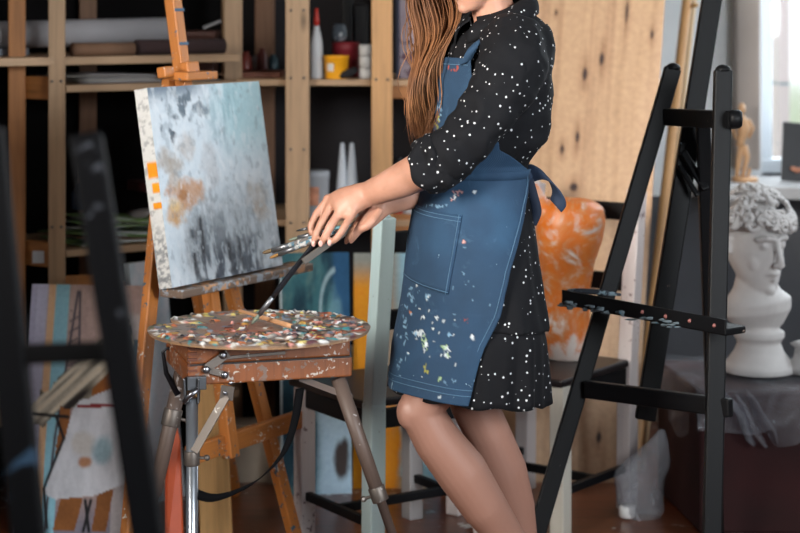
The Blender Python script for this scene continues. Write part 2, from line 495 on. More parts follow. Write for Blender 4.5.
shelf_unit('open pine shelving behind the woman, bays of paint bottles and jars', {
    'loc': (px(320, YR), YR + .2, 0),
    'posts': [{'at': V((px(298, YR), YR - .02, 0)), 'w': .074, 'd': .045, 'z': 2.6, 'm': PINE, 'side': (1, 0, 0), 'screws': (1.468, 1.255, 1.03, .80)},
              {'at': V((px(382, YR), YR - .02, 0)), 'w': .066, 'd': .045, 'z': 2.6, 'm': wood('pine_warm', c(196, 148, 98), .55), 'side': (1, 0, 0), 'screws': (1.25,)},
              {'at': V((px(232, 6.1), 6.1, 0)), 'w': .06, 'd': .045, 'z': 2.6, 'm': PINE, 'side': (1, .3, 0)},
              {'at': V((px(265, 6.42), 6.42, 0)), 'w': .066, 'd': .04, 'z': 2.6, 'm': PINE_D, 'side': (1, 0, 0)},
              {'at': V((px(480, YR), YR - .02, 0)), 'w': .066, 'd': .045, 'z': 2.6, 'm': PINE, 'side': (1, 0, 0)}],
    'boards': [{'poly': [(px(236, YR), YR + .004, z), (px(495, YR), YR + .004, z), (px(495, YR), YR + .48, z), (px(236, YR), YR + .48, z)], 'th': .02, 'm': PINE, 'name': 'shelf'} for z in (SHZ, SHL, .3, 2.1)],
    'rails': [((px(392, YR), YR + .02, SHZ - .01), (px(472, YR), YR + .02, SHZ - .01), .06, .02, PINE_O),
              ((px(392, YR), YR + .02, SHL + .01), (px(472, YR), YR + .02, SHL + .01), .055, .02, PINE_O)],
    'back': ((px(180, YR), YR + .52, 0), (px(500, YR), YR + .52, 0), 2.6), 'bm': SHADE_GREY})

# ------------------------------------------------------------------ what lies on the left shelves
def paper_mat(name, col): return plain(name, col, .75, var=.06, scale=5)
PAPER = paper_mat('pale_paper', c(158, 154, 156)); CARD = plain('brown_card', c(120, 88, 66), .8, var=.2)
def roll(name, p0, p1, r, mt, label, cat, hollow=True, band=None):
    p0, p1 = V(p0), V(p1); ax = (p1 - p0).normalized()
    M = ax.to_track_quat('Z', 'Y').to_matrix(); L = (p1 - p0).length
    m = MB(); m.lathe([(r, 0), (r * 1.01, .01), (r * .99, L * .5), (r, L), (r * .93, L), (r * .9, L - .05), (r * .1, L - .05)] , p0, 24, M)
    o = build(m, name, mt); tag(o, label, cat)
    if band:
        b = MB(); b.lathe([(r * 1.03, 0), (r * 1.03, .008), (r * 1.0, .008), (r * 1.0, 0)], p0 + ax * L * band, 24, M, cap=False); build(b, 'elastic_band', BLACKP, o)
    return o
rz = 1.331
roll('paper_roll', lpt(-.42, .215, rz + .058), lpt(.50, .215, rz + .072), .042, PAPER, 'long pale grey paper roll on the upper left shelf, tied with a dark band', 'paper roll', band=.52)
roll('cardboard_tube', lpt(.06, .03, rz + .02), lpt(.26, .03, rz + .02), .02, CARD, 'short brown cardboard tube below the pale paper roll', 'tube')
roll('cloth_roll', lpt(.28, .05, rz + .024), lpt(.58, .05, rz + .024), .023, plain('dark_cloth', c(58, 40, 40), .9), 'dark brown rolled cloth on the upper left shelf, beside the cardboard tube', 'cloth')
m = MB(); a, b = V(lpt(-.36, .25, 0)), V(lpt(-.02, .25, 0))
m.bar(a + V((0, 0, rz + .012)), b + V((0, 0, rz + .0115)), .17, .022, LB)
tag(build(m, 'flat_box', paper_mat('grey_paper', c(120, 124, 132)), bevel=.003), 'flat grey box under the paper roll between the two leftmost posts', 'box')
def sheets(name, s0, s1, d0, d1, z, n, cols, label, cat, group, wav=.012, sub=None):
    for k in range(n):
        r1, r2, r3, r4 = [random.uniform(-.03, .03) for _ in range(4)]; ph = 2.2 + s0 * 9
        A, B, C_, D_ = lpt(s0 + r1, d0 + r2, 0), lpt(s1 + r3, d0 + r4, 0), lpt(s1 + r3, d1 + r2, 0), lpt(s0 + r1, d1 + r4, 0)
        def fn(u, v, k=k, ph=ph):
            p = V(A).lerp(V(B), u).lerp(V(D_).lerp(V(C_), u), v)
            p.z = z + k * .0046 + wav * (math.sin((p.x + 2) * 11 + ph) * .5 + .5) * max(0, 1 - (p.y - 5.55) * 2) * (k + .3) / n
            return p
        m = MB(); m.grid(fn, 10, 4)
        o = build(m, name, cols[k % len(cols)], solid=.0022, fixn=False); tag(o, label, cat, group)
sheets('paper_sheet', .08, .34, .02, .32, 1.2505, 5, [PAPER, paper_mat('cream_paper', c(186, 180, 172))], 'pale drawing sheet in the loose pile on the middle left shelf', 'paper', 'pale sheets on the middle left shelf')
sheets('paper_sheet', .38, .56, .02, .33, 1.2505, 4, [paper_mat('dull_paper', c(140, 134, 132)), CARD], 'dull sheet in the pile behind the top of the easel, right of the pale pile', 'paper', 'dull sheets right of the pale pile')
GREENP = plain('green_print', c(120, 152, 92), .5, var=.35, scale=16, spots=[(14, .58, c(190, 200, 190))])
sheets('magazine', .09, .54, .02, .30, .7605, 5, [GREENP, plain('white_page', c(214, 216, 214), .6, var=.15, scale=9), plain('brown_print', c(112, 84, 66), .6, var=.3, scale=9)], 'creased magazine in the pile of green and white papers on the lower left shelf', 'magazine', 'magazines on the lower left shelf', .05)
sheets('magazine', .12, .42, .02, .25, .812, 3, [GREENP, plain('pale_page', c(206, 210, 206), .6, var=.2, scale=9)], 'green magazine heaped on top of the pile on the lower left shelf', 'magazine', 'top magazines on the lower left shelf', .05)
m = MB()
m.grid(lambda u, v: V(lpt(.30 + .24 * u, .03 + .2 * v, .835 + .045 * u + .02 * math.sin(u * 9) - .03 * v)), 12, 5)
tag(build(m, 'poster_sheet', PAPER, solid=.002, fixn=False), 'large white sheet curling over the green magazines on the lower left shelf', 'paper')
m = MB(); q = V(lpt(.10, .06, .868)); m.lathe([(.028, 0), (.03, .004), (.03, .05), (.022, .06), (.014, .066), (.014, .078), (.0, .079)], q, 18)
tag(build(m, 'ink_jar', plain('dark_blue_glass', c(26, 52, 74), .15)), 'small dark blue jar on the green papers behind the second post', 'jar')
m = MB(); m.bar(V(lpt(.36, .2, .91)), V(lpt(.62, .2, .91)), .18, .03, LB)
tag(build(m, 'red_folder', plain('dark_red_card', c(66, 20, 22), .6), bevel=.004), 'dark red folder lying above the green papers, left of the canvas', 'folder')

# left part of the right unit, behind the easel head
zt = SHZ + .02
m = MB(); m.box(px(200, 6.1), 6.13, zt + .068, .10, .17, .13); m.box(px(200, 6.1), 6.13, zt + .143, .11, .19, .02)
tag(build(m, 'wooden_box', wood('red_brown_wood', c(74, 38, 28), .5), bevel=.004), 'dark red-brown wooden box on the shelf right of the easel mast', 'box')
# the knife leans on that box
m = MB(); p0, p1 = V((px(203, 6.08), 6.08, zt + .162)), V((px(221, 6.06), 6.06, zt + .185))
m.bar(p0, p1, .012, .003, (0, 0, 1), taper=.8)
kn = tag(build(m, 'palette_knife', STEEL, bevel=.001), 'bright steel blade lying on the dark wooden box', 'knife')
for k, (x, r, h_, col) in enumerate(((246, .02, .06, (120, 50, 40)), (254, .016, .045, (150, 150, 155)), (262, .018, .07, (92, 36, 34)), (272, .017, .05, (40, 64, 72)))):
    m = MB(); m.lathe([(r, 0), (r * 1.02, .004), (r, h_ * .7), (r * .55, h_ * .84), (r * .55, h_), (.001, h_)], (px(x, 6.2), 6.2 + .05 * (k % 2), zt + .022), 16)
    tag(build(m, 'paint_bottle', plain('bottle_%d' % k, c(*col), .35)), ['dusty red paint bottle, leftmost in the small row left of the central post', 'small grey paint bottle in the row left of the central post', 'tall dark red paint bottle in the row left of the central post', 'teal paint bottle nearest the central post'][k], 'bottle')
m = MB(); m.box(px(260, 6.2), 6.2, zt + .0095, .15, .2, .019)
tag(build(m, 'wooden_tray', wood('tray_wood', c(110, 62, 44), .6), bevel=.003), 'flat brown tray under the small paint bottles', 'tray')
# right bay, upper shelf
Yb = YR + .08
def bx(a): return px(a, Yb)
k_ = Yb / F
m = MB(); h0 = .175; r = 6.2 * k_
m.lathe([(r * .92, 0), (r, .006), (r, .10), (r * .93, .12), (r * .5, .16), (r * .42, .172), (.001, .172)], (bx(316.5), Yb, zt), 20)
b1 = tag(build(m, 'glue_bottle', WHITE), 'tall white plastic bottle with a red cap on the upper shelf', 'bottle')
m = MB(); m.lathe([(r * .46, .17), (r * .46, .19), (r * .3, .21), (r * .28, .225), (.001, .226)], (bx(316.5), Yb, zt), 16); build(m, 'cap', plain('red_cap', c(196, 50, 36), .4), b1)
YEL = plain('yellow_plastic', c(232, 160, 20), .45, var=.05)
m = MB(); r = 13 * k_
m.lathe([(r * .82, 0), (r * .84, .004), (r * .97, .066), (r * 1.03, .068), (r * 1.03, .074), (r * .93, .074), (r * .9, .06), (.001, .058)], (bx(336), Yb - .01, zt), 28)
bk = tag(build(m, 'paint_tub', YEL), 'yellow plastic paint tub with a pale label on the upper shelf', 'tub')
m = MB(); m.grid(lambda u, v: V((bx(336) + r * .93 * math.sin(-.75 + .6 * u), Yb - .01 - (r * (.925 - .05 * v) + .002) * math.cos(-.75 + .6 * u), zt + .05 - .025 * v)), 6, 2)
build(m, 'label', plain('tub_label', c(206, 200, 196), .6), bk, fixn=False)
m = MB(); r = 14 * k_
m.lathe([(r * .9, 0), (r, .01), (r, .085), (r * 1.04, .087), (r * 1.04, .11), (r * .9, .115), (.001, .116)], (bx(345), Yb + .12, zt), 26)
tag(build(m, 'red_tin', plain('dull_red_tin', c(142, 40, 50), .45)), 'dull red round tin behind the yellow paint tub', 'tin')
m = MB(); r = 8 * k_; m.lathe([(r * .7, 0), (r, .012), (r * 1.05, .03), (r * .8, .05), (r * .75, .056), (r * .7, .056), (.001, .05)], (bx(338), Yb + .12, zt + .1175), 20)
tag(build(m, 'glass_jar', plain('smoky_glass', c(84, 92, 100), .12, spots=[(40, .6, c(190, 195, 200))])), 'small smoky glass jar standing on the red tin', 'jar')
m = MB(); q = V((bx(348), Yb + .27, zt)); m.box(q.x - .008, q.y, zt + .14, .035, .06, .28); m.box(q.x + .035, q.y, zt + .16, .05, .07, .16); m.box(q.x + .01, q.y, zt + .05, .09, .09, .1)
tag(build(m, 'spray_gun', BLACKP, bevel=.008), 'tall black device standing behind the glass jar on the upper shelf', 'device')
m = MB(); q = V((bx(347), Yb - .035, zt))
m.tube([q + V((-.028, 0, .006)), q + V((-.01, 0, .014)), q + V((.012, .01, .021)), q + V((.03, .02, .03))], [.007, .012, .013, .009], 10)
tag(build(m, 'sponge', plain('black_sponge', c(28, 26, 28), .9)), 'small black sponge lying in front of the yellow tub', 'sponge')
for kk in range(3):
    r = 6.2 * k_; m = MB(); z0 = zt + kk * .037
    m.lathe([(r * .9, 0), (r, .004), (r, .032), (r * .86, .0355), (.001, .0355)], (bx(365.5), Yb - .01, z0), 22)
    tag(build(m, 'white_pot', WHITE), ['white paint pot at the bottom of the stack beside the warm pine post', 'middle white paint pot of the stack beside the warm pine post', 'topmost white paint pot of the stack beside the warm pine post'][kk], 'pot', 'stacked white pots')
m = MB(); m.box(px(410, 6.1), 6.12, zt + .17, .08, .16, .338)
bkk = tag(build(m, 'storage_carton', plain('floral_card', c(168, 150, 156), .7, spots=[(22, .5, c(104, 72, 86)), (34, .56, c(80, 60, 70))]), bevel=.003), 'tall pale pink floral carton with a dark edge beside the woman\'s hair', 'carton')
m = MB(); m.box(px(398, 6.1), 6.06, zt + .17, .012, .12, .336); build(m, 'edge_strip', plain('navy_card', c(44, 46, 66), .6), bkk, bevel=.002)
# right bay, lower shelf
zl = SHL + .02
r = 12 * k_; m = MB()
m.lathe([(r * .9, 0), (r * .94, .004), (r, .125), (r * 1.05, .127), (r * 1.05, .147), (r * .95, .15), (.001, .15)], (bx(317), Yb + .01, zl), 26)
jr = tag(build(m, 'paint_bucket', plain('milky_plastic', c(172, 176, 182), .45, var=.05)), 'white lidded bucket with an orange label on the lower shelf', 'bucket')
m = MB(); m.grid(lambda u, v: V((bx(317) + (r * 1.0 + .002) * math.sin(-.7 + .9 * u), Yb + .01 - (r * 1.0 + .002) * math.cos(-.7 + .9 * u), zl + .1 - .06 * v)), 8, 2)
build(m, 'label', plain('orange_label', c(205, 140, 110), .6, var=.3, scale=30), jr, fixn=False)
for kk, xx in enumerate((342, 351.5)):
    r = 5.6 * k_; m = MB()
    m.lathe([(r * 1.2, 0), (r * 1.25, .006), (r * 1.05, .10), (r * .62, .19), (r * .38, .235), (.001, .238)], (bx(xx), Yb + .03, zl), 18)
    tag(build(m, 'cone_bottle', plain('milk_bottle_%d' % kk, c(176, 182, 190), .4, var=.05)), ['white cone-topped bottle, the one nearer the bucket', 'white cone-topped bottle, the one farther from the bucket'][kk], 'bottle')
for kk, (xx, col, h_) in enumerate(((397, (190, 60, 44), .17), (407, (196, 190, 188), .15))):
    r = 5.2 * k_; m = MB(); m.lathe([(r, 0), (r * 1.03, .004), (r * 1.03, h_ * .8), (r * .9, h_ * .84), (r * .9, h_), (.001, h_)], (bx(xx), Yb, zl), 18)
    o = tag(build(m, 'spray_can', plain('can_%d' % kk, c(*col), .4)), ['red and white can just right of the warm pine post, above the wrist', 'pale can beside the red can, above the wrist'][kk], 'can')
    m = MB(); m.lathe([(r * .93, h_ * .84), (r * .9, h_ * 1.12), (.001, h_ * 1.13)], (bx(xx), Yb, zl), 18); build(m, 'cap', BLACKP, o)
# ------------------------------------------------------------------ canvases leaning at the back
def lean(label, cat, xl, xr, Yl, Yr, ytop, painter, th=.03, name='painting', back=.22, nu=70, nv=100, z0=0.0, mat=None):
    """painting standing on the floor and leaning back; xl..xr pixels at its foot, ytop the pixel row of its upper edge at the left"""
    BL, BR = at(xl, 0, Yl), at(xr, 0, Yr); BL.z = BR.z = z0
    rt = (BR - BL).normalized(); inn = V((-rt.y, rt.x, 0))
    zt_ = H - ytop / F * (Yl + back)
    up = inn * back + V((0, 0, zt_ - z0))
    off = up.normalized().cross(rt) * 0
    return tag(canvas(name, BL, BR, up, th, painter, mat or PAINTED_M, nu=nu, nv=nv, edge=lambda a, b: painter(a * 0 + .01, a)), label, cat)

def p_girl(u, v):
    im = np.ones(u.shape + (3,)) * rgb(176, 148, 140)
    n = fbm(u * 6, v * 5, 3); im = lay(im, ss(.4, .7, n) * .5, rgb(200, 172, 160))
    im = lay(im, ss(.8, 1, v) * .8, rgb(120, 122, 140))
    im = lay(im, (u < .155) * 1., rgb(168, 162, 182)); im = lay(im, ((u > .05) & (u < .15)) * fbm(u * 3, v * 9, 2), rgb(190, 186, 204))
    im = lay(im, ((u > .15) & (u < .225)) * 1., rgb(222, 178, 138)); im = lay(im, ((u >= .225) & (u < .345)) * 1., rgb(150, 200, 214))
    im = lay(im, ((u > .84)) * ss(.1, .14, v), rgb(190, 178, 176)); im = lay(im, ((u > .84) & (v > .22) & (v < .32)) * 1., rgb(70, 100, 110))
    # lattice tower, thin dark lines
    for a, b in (((.42, .03), (.30, .62)), ((.44, .03), (.50, .60)), ((.33, .45), (.47, .45)), ((.30, .62), (.26, .98)), ((.50, .6), (.53, .8))):
        ax, ay = a; bx_, by = b; t_ = np.clip(((u - ax) * (bx_ - ax) + (v - ay) * (by - ay)) / ((bx_ - ax) ** 2 + (by - ay) ** 2), 0, 1)
        d = np.hypot(u - ax - t_ * (bx_ - ax), (v - ay - t_ * (by - ay)) * 1.6); im = lay(im, 1 - ss(.006, .016, d), rgb(84, 76, 84))
    im = lay(im, ((np.abs((v * 22 + u * 6) % 1 - .5) < .12) & (u > .36) & (u < .45) & (v > .1) & (v < .5)) * .7, rgb(84, 76, 84))
    u, v = (u + .04 - .72) / 1.25 + .72, v + .02
    # figure seen from behind: legs, dress, arm, blowing hair
    SK = rgb(150, 92, 46)
    for poly in ([(.52, .80), (.66, .80), (.60, 1), (.44, 1)], [(.76, .78), (.88, .74), (.82, 1), (.72, 1)], [(.44, .50), (.52, .46), (.50, .66), (.43, .72)], [(.66, .30), (.86, .28), (.84, .46), (.66, .44)]):
        im = lay(im, inpoly(u + .02 * (fbm(u * 9, v * 9) - .5), v, poly), SK * (.7 + .6 * fbm(u * 8, v * 14, 5)[..., None]))
    dr = inpoly(u + .03 * (fbm(u * 7, v * 7, 8) - .5), v, [(.56, .46), (.66, .40), (.84, .42), (.90, .48), (.90, .62), (.98, .80), (.74, .86), (.44, .88), (.36, .86), (.50, .62)])
    n = fbm(u * 10, v * 7, 11); dc = rgb(236, 234, 238) * (.55 + .6 * n[..., None])
    im = im * (1 - dr[..., None]) + dc * dr[..., None]
    im = lay(im, dr * blob(u, v, .62, .66, .10, .05, .5, .5, 4), rgb(214, 206, 200)); im = lay(im, dr * blob(u, v, .64, .73, .05, .025, .4), rgb(196, 140, 104)); im = lay(im, dr * blob(u, v, .76, .68, .08, .06, .5), rgb(160, 184, 192))
    im = lay(im, (np.abs(v - .508 + .03 * (u - .7)) < .007) * (u > .56) * (u < .86), rgb(150, 50, 52))
    hr = inpoly(u + .09 * (fbm(u * 14, v * 9, 21) - .5), v + .09 * (fbm(u * 9, v * 9, 22) - .5), [(.70, .24), (.86, .16), (.92, .26), (.80, .40), (.56, .50), (.22, .60), (.14, .56), (.40, .42)])
    st = ss(.25, .75, vn((u * .55 + v * 1.0) * 48, (u - v) * 2, 5)); hc = rgb(48, 40, 36) * (1 - st[..., None]) + rgb(230, 214, 190) * st[..., None]
    im = im * (1 - hr[..., None]) + hc * hr[..., None]
    im = lay(im, inpoly(u, v, [(.66, .44), (.80, .36), (.84, .43), (.66, .47)]), rgb(170, 100, 44))
    for a, b in (((.24, .545), (.50, .555)), ((.42, .56), (.48, .64)), ((.48, .64), (.36, .84)), ((.36, .84), (.40, .99)), ((.70, .88), (.66, 1.0)), ((.66, .88), (.70, 1.0))):
        ax, ay = a; bx_, by = b; t_ = np.clip(((u - ax) * (bx_ - ax) + (v - ay) * (by - ay)) / ((bx_ - ax) ** 2 + (by - ay) ** 2), 0, 1)
        im = lay(im, 1 - ss(.006, .016, np.hypot(u - ax - t_ * (bx_ - ax), (v - ay - t_ * (by - ay)) * 1.6)), rgb(30, 28, 30))
    return im
lean('large leaning painting of a figure in a white dress with pastel stripes at left', 'painting', 14, 128, 5.30, 5.27, 284, p_girl, back=.18, nu=120, nv=170)
def p_por(u, v):
    im = np.ones(u.shape + (3,)) * rgb(206, 198, 204)
    im = lay(im, (v > .3) * (u < .3) * fbm(u * 3, v * 8, 4), rgb(206, 160, 150)); im = lay(im, ((v > .16) & (v < .22)) * 1., rgb(60, 92, 104))
    im = lay(im, (v < .13) * (u < .5), rgb(172, 140, 126)); im = lay(im, (u > .82) * fbm(u * 3, v * 9, 7), rgb(50, 46, 50))
    return lay(im, blob(u, v, .6, .6, .25, .3, .5, .5, 9) * .6, rgb(180, 176, 190))
lean('narrow leaning canvas in white and pink, just left of the easel leg', 'painting', 134, 156, 5.5, 5.56, 291, p_por, nu=40, back=.08)
def p_pale(u, v):
    im = np.ones(u.shape + (3,)) * rgb(186, 198, 206)
    return lay(im, ss(.4, .7, fbm(u * 4, v * 7, 6)) * .7, rgb(214, 210, 214))
lean('pale blue-white canvas leaning behind the easel, above the orange board', 'painting', 150, 186, 5.62, 5.72, 262, p_pale, nu=40, back=.10)
def p_teal(u, v):
    n = fbm(u * 5 + v * 2, v * 4 - u * 4, 2); im = np.ones(u.shape + (3,)) * rgb(24, 62, 78)
    im = lay(im, ss(.45, .75, n), rgb(56, 108, 116)); im = lay(im, ss(.55, .8, fbm(u * 9, v * 12 + u * 5, 8)) * .6, rgb(100, 134, 130))
    im = lay(im, ss(.72, .82, u) * 1., rgb(34, 84, 122))
    arc = np.abs(np.hypot((u - .84) / .26, (v - .24) / .17) - 1); im = lay(im, (1 - ss(.02, .12, arc)) * .8 * (u < .80), rgb(168, 196, 204))
    im = lay(im, blob(u, v, .78, .28, .12, .12, .6, .4) * .6, rgb(120, 168, 180))
    w = ss(.5, .62, v) * ss(.42, .62, u + .12 * (fbm(u * 5, v * 9, 4) - .5)); im = lay(im, w, rgb(170, 196, 214))
    im = lay(im, ss(.5, .62, v) * blob(u, v, .40, .78, .10, .4, .4, .4), rgb(30, 74, 84)); im = lay(im, blob(u, v, .86, .86, .12, .09, .3, .3), rgb(58, 48, 46))
    return lay(im, (u < .03) * 1., rgb(190, 200, 204))
lean('dark teal and blue abstract canvas leaning behind the pale chair', 'painting', 281, 352, 5.72, 5.74, 253, p_teal, back=.14, nu=90, nv=150)
def p_orange(u, v):
    im = np.ones(u.shape + (3,)) * rgb(150, 152, 144); im = lay(im, ss(.3, .5, u), rgb(170, 160, 140))
    im = lay(im, (1 - ss(.14, .30, u + .10 * (fbm(u * 4, v * 6, 1) - .5) - .12 * v)) * ss(.02, .16, v), rgb(232, 152, 24))
    im = lay(im, ss(.42, .60, u) * (v < .95), rgb(160, 202, 216)); im = lay(im, blob(u, v, .42, .8, .14, .3, .4, .3), rgb(236, 150, 20)); im = lay(im, blob(u, v, .40, .45, .12, .3, .6, .4) * .6, rgb(196, 168, 140))
    return lay(im, ss(.8, .95, u) * .7, rgb(90, 160, 200))
lean('yellow and pale blue abstract canvas leaning behind the chair, right of the teal one', 'painting', 353, 440, 5.80, 5.80, 253, p_orange, back=.1, nu=80, nv=110)
def p_or(u, v): return np.ones(u.shape + (3,)) * rgb(200, 84, 40) * (.8 + .35 * fbm(u * 3, v * 9, 3)[..., None])
m = MB(); bl = at(164, 0, 4.98); br = at(184, 0, 5.0); bl.z = br.z = 0
m.prism([bl, br, V((px(182, 5.1), 5.05, .32)), V((px(176, 5.2), 5.08, .41)), V((px(171, 5.2), 5.08, .36))], (0, .02, 0))
tag(build(m, 'orange_board', plain('orange_paint', c(204, 84, 40), .5, var=.12), bevel=.003), 'pointed orange painted board standing behind the silver tripod leg', 'board')
def stretcher(xa, xb, yt, Y, label):
    m = MB(); a, b = at(xa, yt, Y), at(xb, yt + 3, Y + .03); hh = a.z - .014
    for p, q in (((a.x, a.y), (b.x, b.y)),):
        m.bar((p[0], p[1], hh), (q[0], q[1], hh), .03, .035, (0, 1, 0)); m.bar((p[0], p[1], .03), (q[0], q[1], .03), .03, .035, (0, 1, 0))
        m.bar((p[0], p[1], .0), (p[0], p[1], hh + .017), .035, .03, (1, 0, 0)); m.bar((q[0], q[1], 0), (q[0], q[1], hh + .017), .035, .03, (1, 0, 0))
    tag(build(m, 'stretcher_frame', PINE_O, bevel=.002), label, 'frame')
stretcher(72, 101, 277, 5.56, 'pine stretcher frame showing its top edge above the large striped painting')
stretcher(122, 147, 283, 5.72, 'pine stretcher frame showing its top edge near the easel leg')
m = MB(); q0 = at(217, 533, 5.2); q0.z = 0; q1 = at(212, 385, 5.45); m.bar(V((q0.x, 5.2, .003)), V((q1.x - .005, 5.42, .47)), .088, .03, (1, 0, 0))
tag(build(m, 'pine_plank', wood('plank_wood', c(196, 150, 92), .6), bevel=.003), 'upright pale pine plank standing under the sketch box', 'plank')
m = MB(); m.box(px(257, 5.9), 5.93, .085, .20, .13, .17); m.box(px(257, 5.9), 5.93, .174, .19, .12, .008)
tag(build(m, 'low_carton', plain('cream_card', c(172, 158, 142), .8), bevel=.004), 'low cream carton on the floor seen between the easel legs', 'carton')

# ------------------------------------------------------------------ plywood sheet, poles, at the right
def ply_mat():
    t = NT('plywood'); v = t.coord('UV', (5.5, .9, 1)); n = t.noise(v, 2.2, 6, .55, 1.0)
    cc = t.ramp(n, [(.25, c(178, 132, 92)), (.5, c(200, 154, 112)), (.75, c(212, 172, 132))])
    vo = t.new('ShaderNodeTexVoronoi', Scale=1.0); mp = t.coord('UV', (4.6, 2.6, 1)); t.link(mp, vo.inputs['Vector'])
    k = t.ramp(vo.outputs['Distance'], [(.03, W1), (.10, K0)]); cc = t.mix(k, cc, c(74, 46, 34))
    k2 = t.ramp(vo.outputs['Distance'], [(.06, mul(W1, .6)), (.26, K0)]); cc = t.mix(k2, cc, c(150, 104, 70))
    cc = t.mix(t.ramp(t.noise(t.coord('UV', (2, 2, 1)), 2.5, 3), [(.45, K0), (.75, mul(W1, .5))]), cc, c(226, 196, 164))
    return t.fin(cc, .55)
a, b = at(486, 0, 5.87), at(634, 0, 5.87); a.z = b.z = 0
tl, tr = at(535, -160, 6.2), at(701, -160, 6.2)
def p_ply(u, v):
    n = fbm(u * 26 + 1.5 * fbm(u * 3, v * 4, 8), v * 2.2, 3, 5); im = np.ones(u.shape + (3,)) * rgb(194, 158, 124)
    im = lay(im, ss(.45, .7, n) * .7, rgb(176, 140, 106)); im = lay(im, ss(.5, .75, fbm(u * 3, v * 3, 12)) * .7, rgb(204, 168, 136)); im = lay(im, ss(.56, .8, fbm(u * 14, v * 1.6, 5)) * .5, rgb(146, 104, 74))
    for X_, Y_, rx, ry in KN:
        im = lay(im, blob(u, v, X_, Y_, rx * 2.4, ry * 3.4, .8, .3, 3) * .35, rgb(140, 92, 58)); im = lay(im, blob(u, v, X_, Y_, rx * .8, ry * 2.6, .9, .3, 3) * .5, rgb(110, 70, 46)); im = lay(im, blob(u, v, X_, Y_, rx, ry, .4, .3, 5), rgb(52, 32, 26))
    return im
def ply_uv(x, y):
    v_ = (y + 160) / (483 + 160.0); xl = 535 + (486 - 535) * v_; xr_ = 701 + (634 - 701) * v_; return (x - xl) / (xr_ - xl), v_
KN = [ply_uv(592, 82) + (.022, .012), ply_uv(611, 67) + (.02, .012), ply_uv(583, 146) + (.016, .010), ply_uv(668, 42) + (.014, .008), ply_uv(566, 158) + (.016, .007), ply_uv(578, 196) + (.03, .006), ply_uv(600, 440) + (.02, .01), ply_uv(640, 20) + (.012, .02), ply_uv(560, 20) + (.01, .004)]
tag(canvas('plywood_sheet', a, b, tl - a, .018, p_ply, vcol('plywood', .5, .2, 60), nu=110, nv=260), 'tall knotty plywood sheet leaning behind the woman and the right chair', 'plywood')
if 0: m = MB(); m.v += [a, b, tr, tl]
for q, uv in () and (((0, 1, 2, 3), [(0, 0), (.45, 0), (.45, 1.65), (0, 1.65)]), ((7, 6, 5, 4), [(0, 0), (.45, 0), (.45, 1.65), (0, 1.65)]), ((1, 5, 6, 2), [(0, 0), (.02, 0), (.02, 1.6), (0, 1.6)]), ((4, 0, 3, 7), [(0, 0), (.02, 0), (.02, 1.6), (0, 1.6)]), ((3, 2, 6, 7), [(0, 0), (.4, 0), (.4, .02), (0, .02)]), ((4, 5, 1, 0), [(0, 0), (.4, 0), (.4, .02), (0, .02)])):
    m.face(q, uv, 0, False)
def pole(pts, rad, mt, label):
    m = MB(); m.tube(pts, rad, 14); o = tag(build(m, 'wooden_pole', mt), label, 'pole')
    return o
e0, e1 = at(634, 470, 5.95), at(687, 0, 6.28); d_ = (e1 - e0).normalized(); b0 = e0 - d_ * (e0.z / d_.z); b0.z = .014
po = pole([b0, e0, e1, e1 + d_ * .012], .0165, wood('pole_wood', c(196, 148, 98), .5, .15, knots=False), 'pale round wooden pole leaning against the plywood edge')
m = MB(); m.tube([e1 + d_ * .0, e1 + d_ * .5], .012, 12); m.tube([at(692, 6, 6.27), at(697, 5, 6.25)], .007, 10); build(m, 'brass_tip', plain('brass', c(150, 116, 70), .35, .8), po)
e0, e1 = at(648, 420, 6.03), at(694, 0, 6.36); d_ = (e1 - e0).normalized(); b0 = e0 - d_ * (e0.z / d_.z); b0.z = .01
pole([b0, e0, e1, e1 + d_ * .4], .009, wood('bamboo', c(206, 178, 140), .5, .12, knots=False), 'thin pale rod right of the thicker round pole')

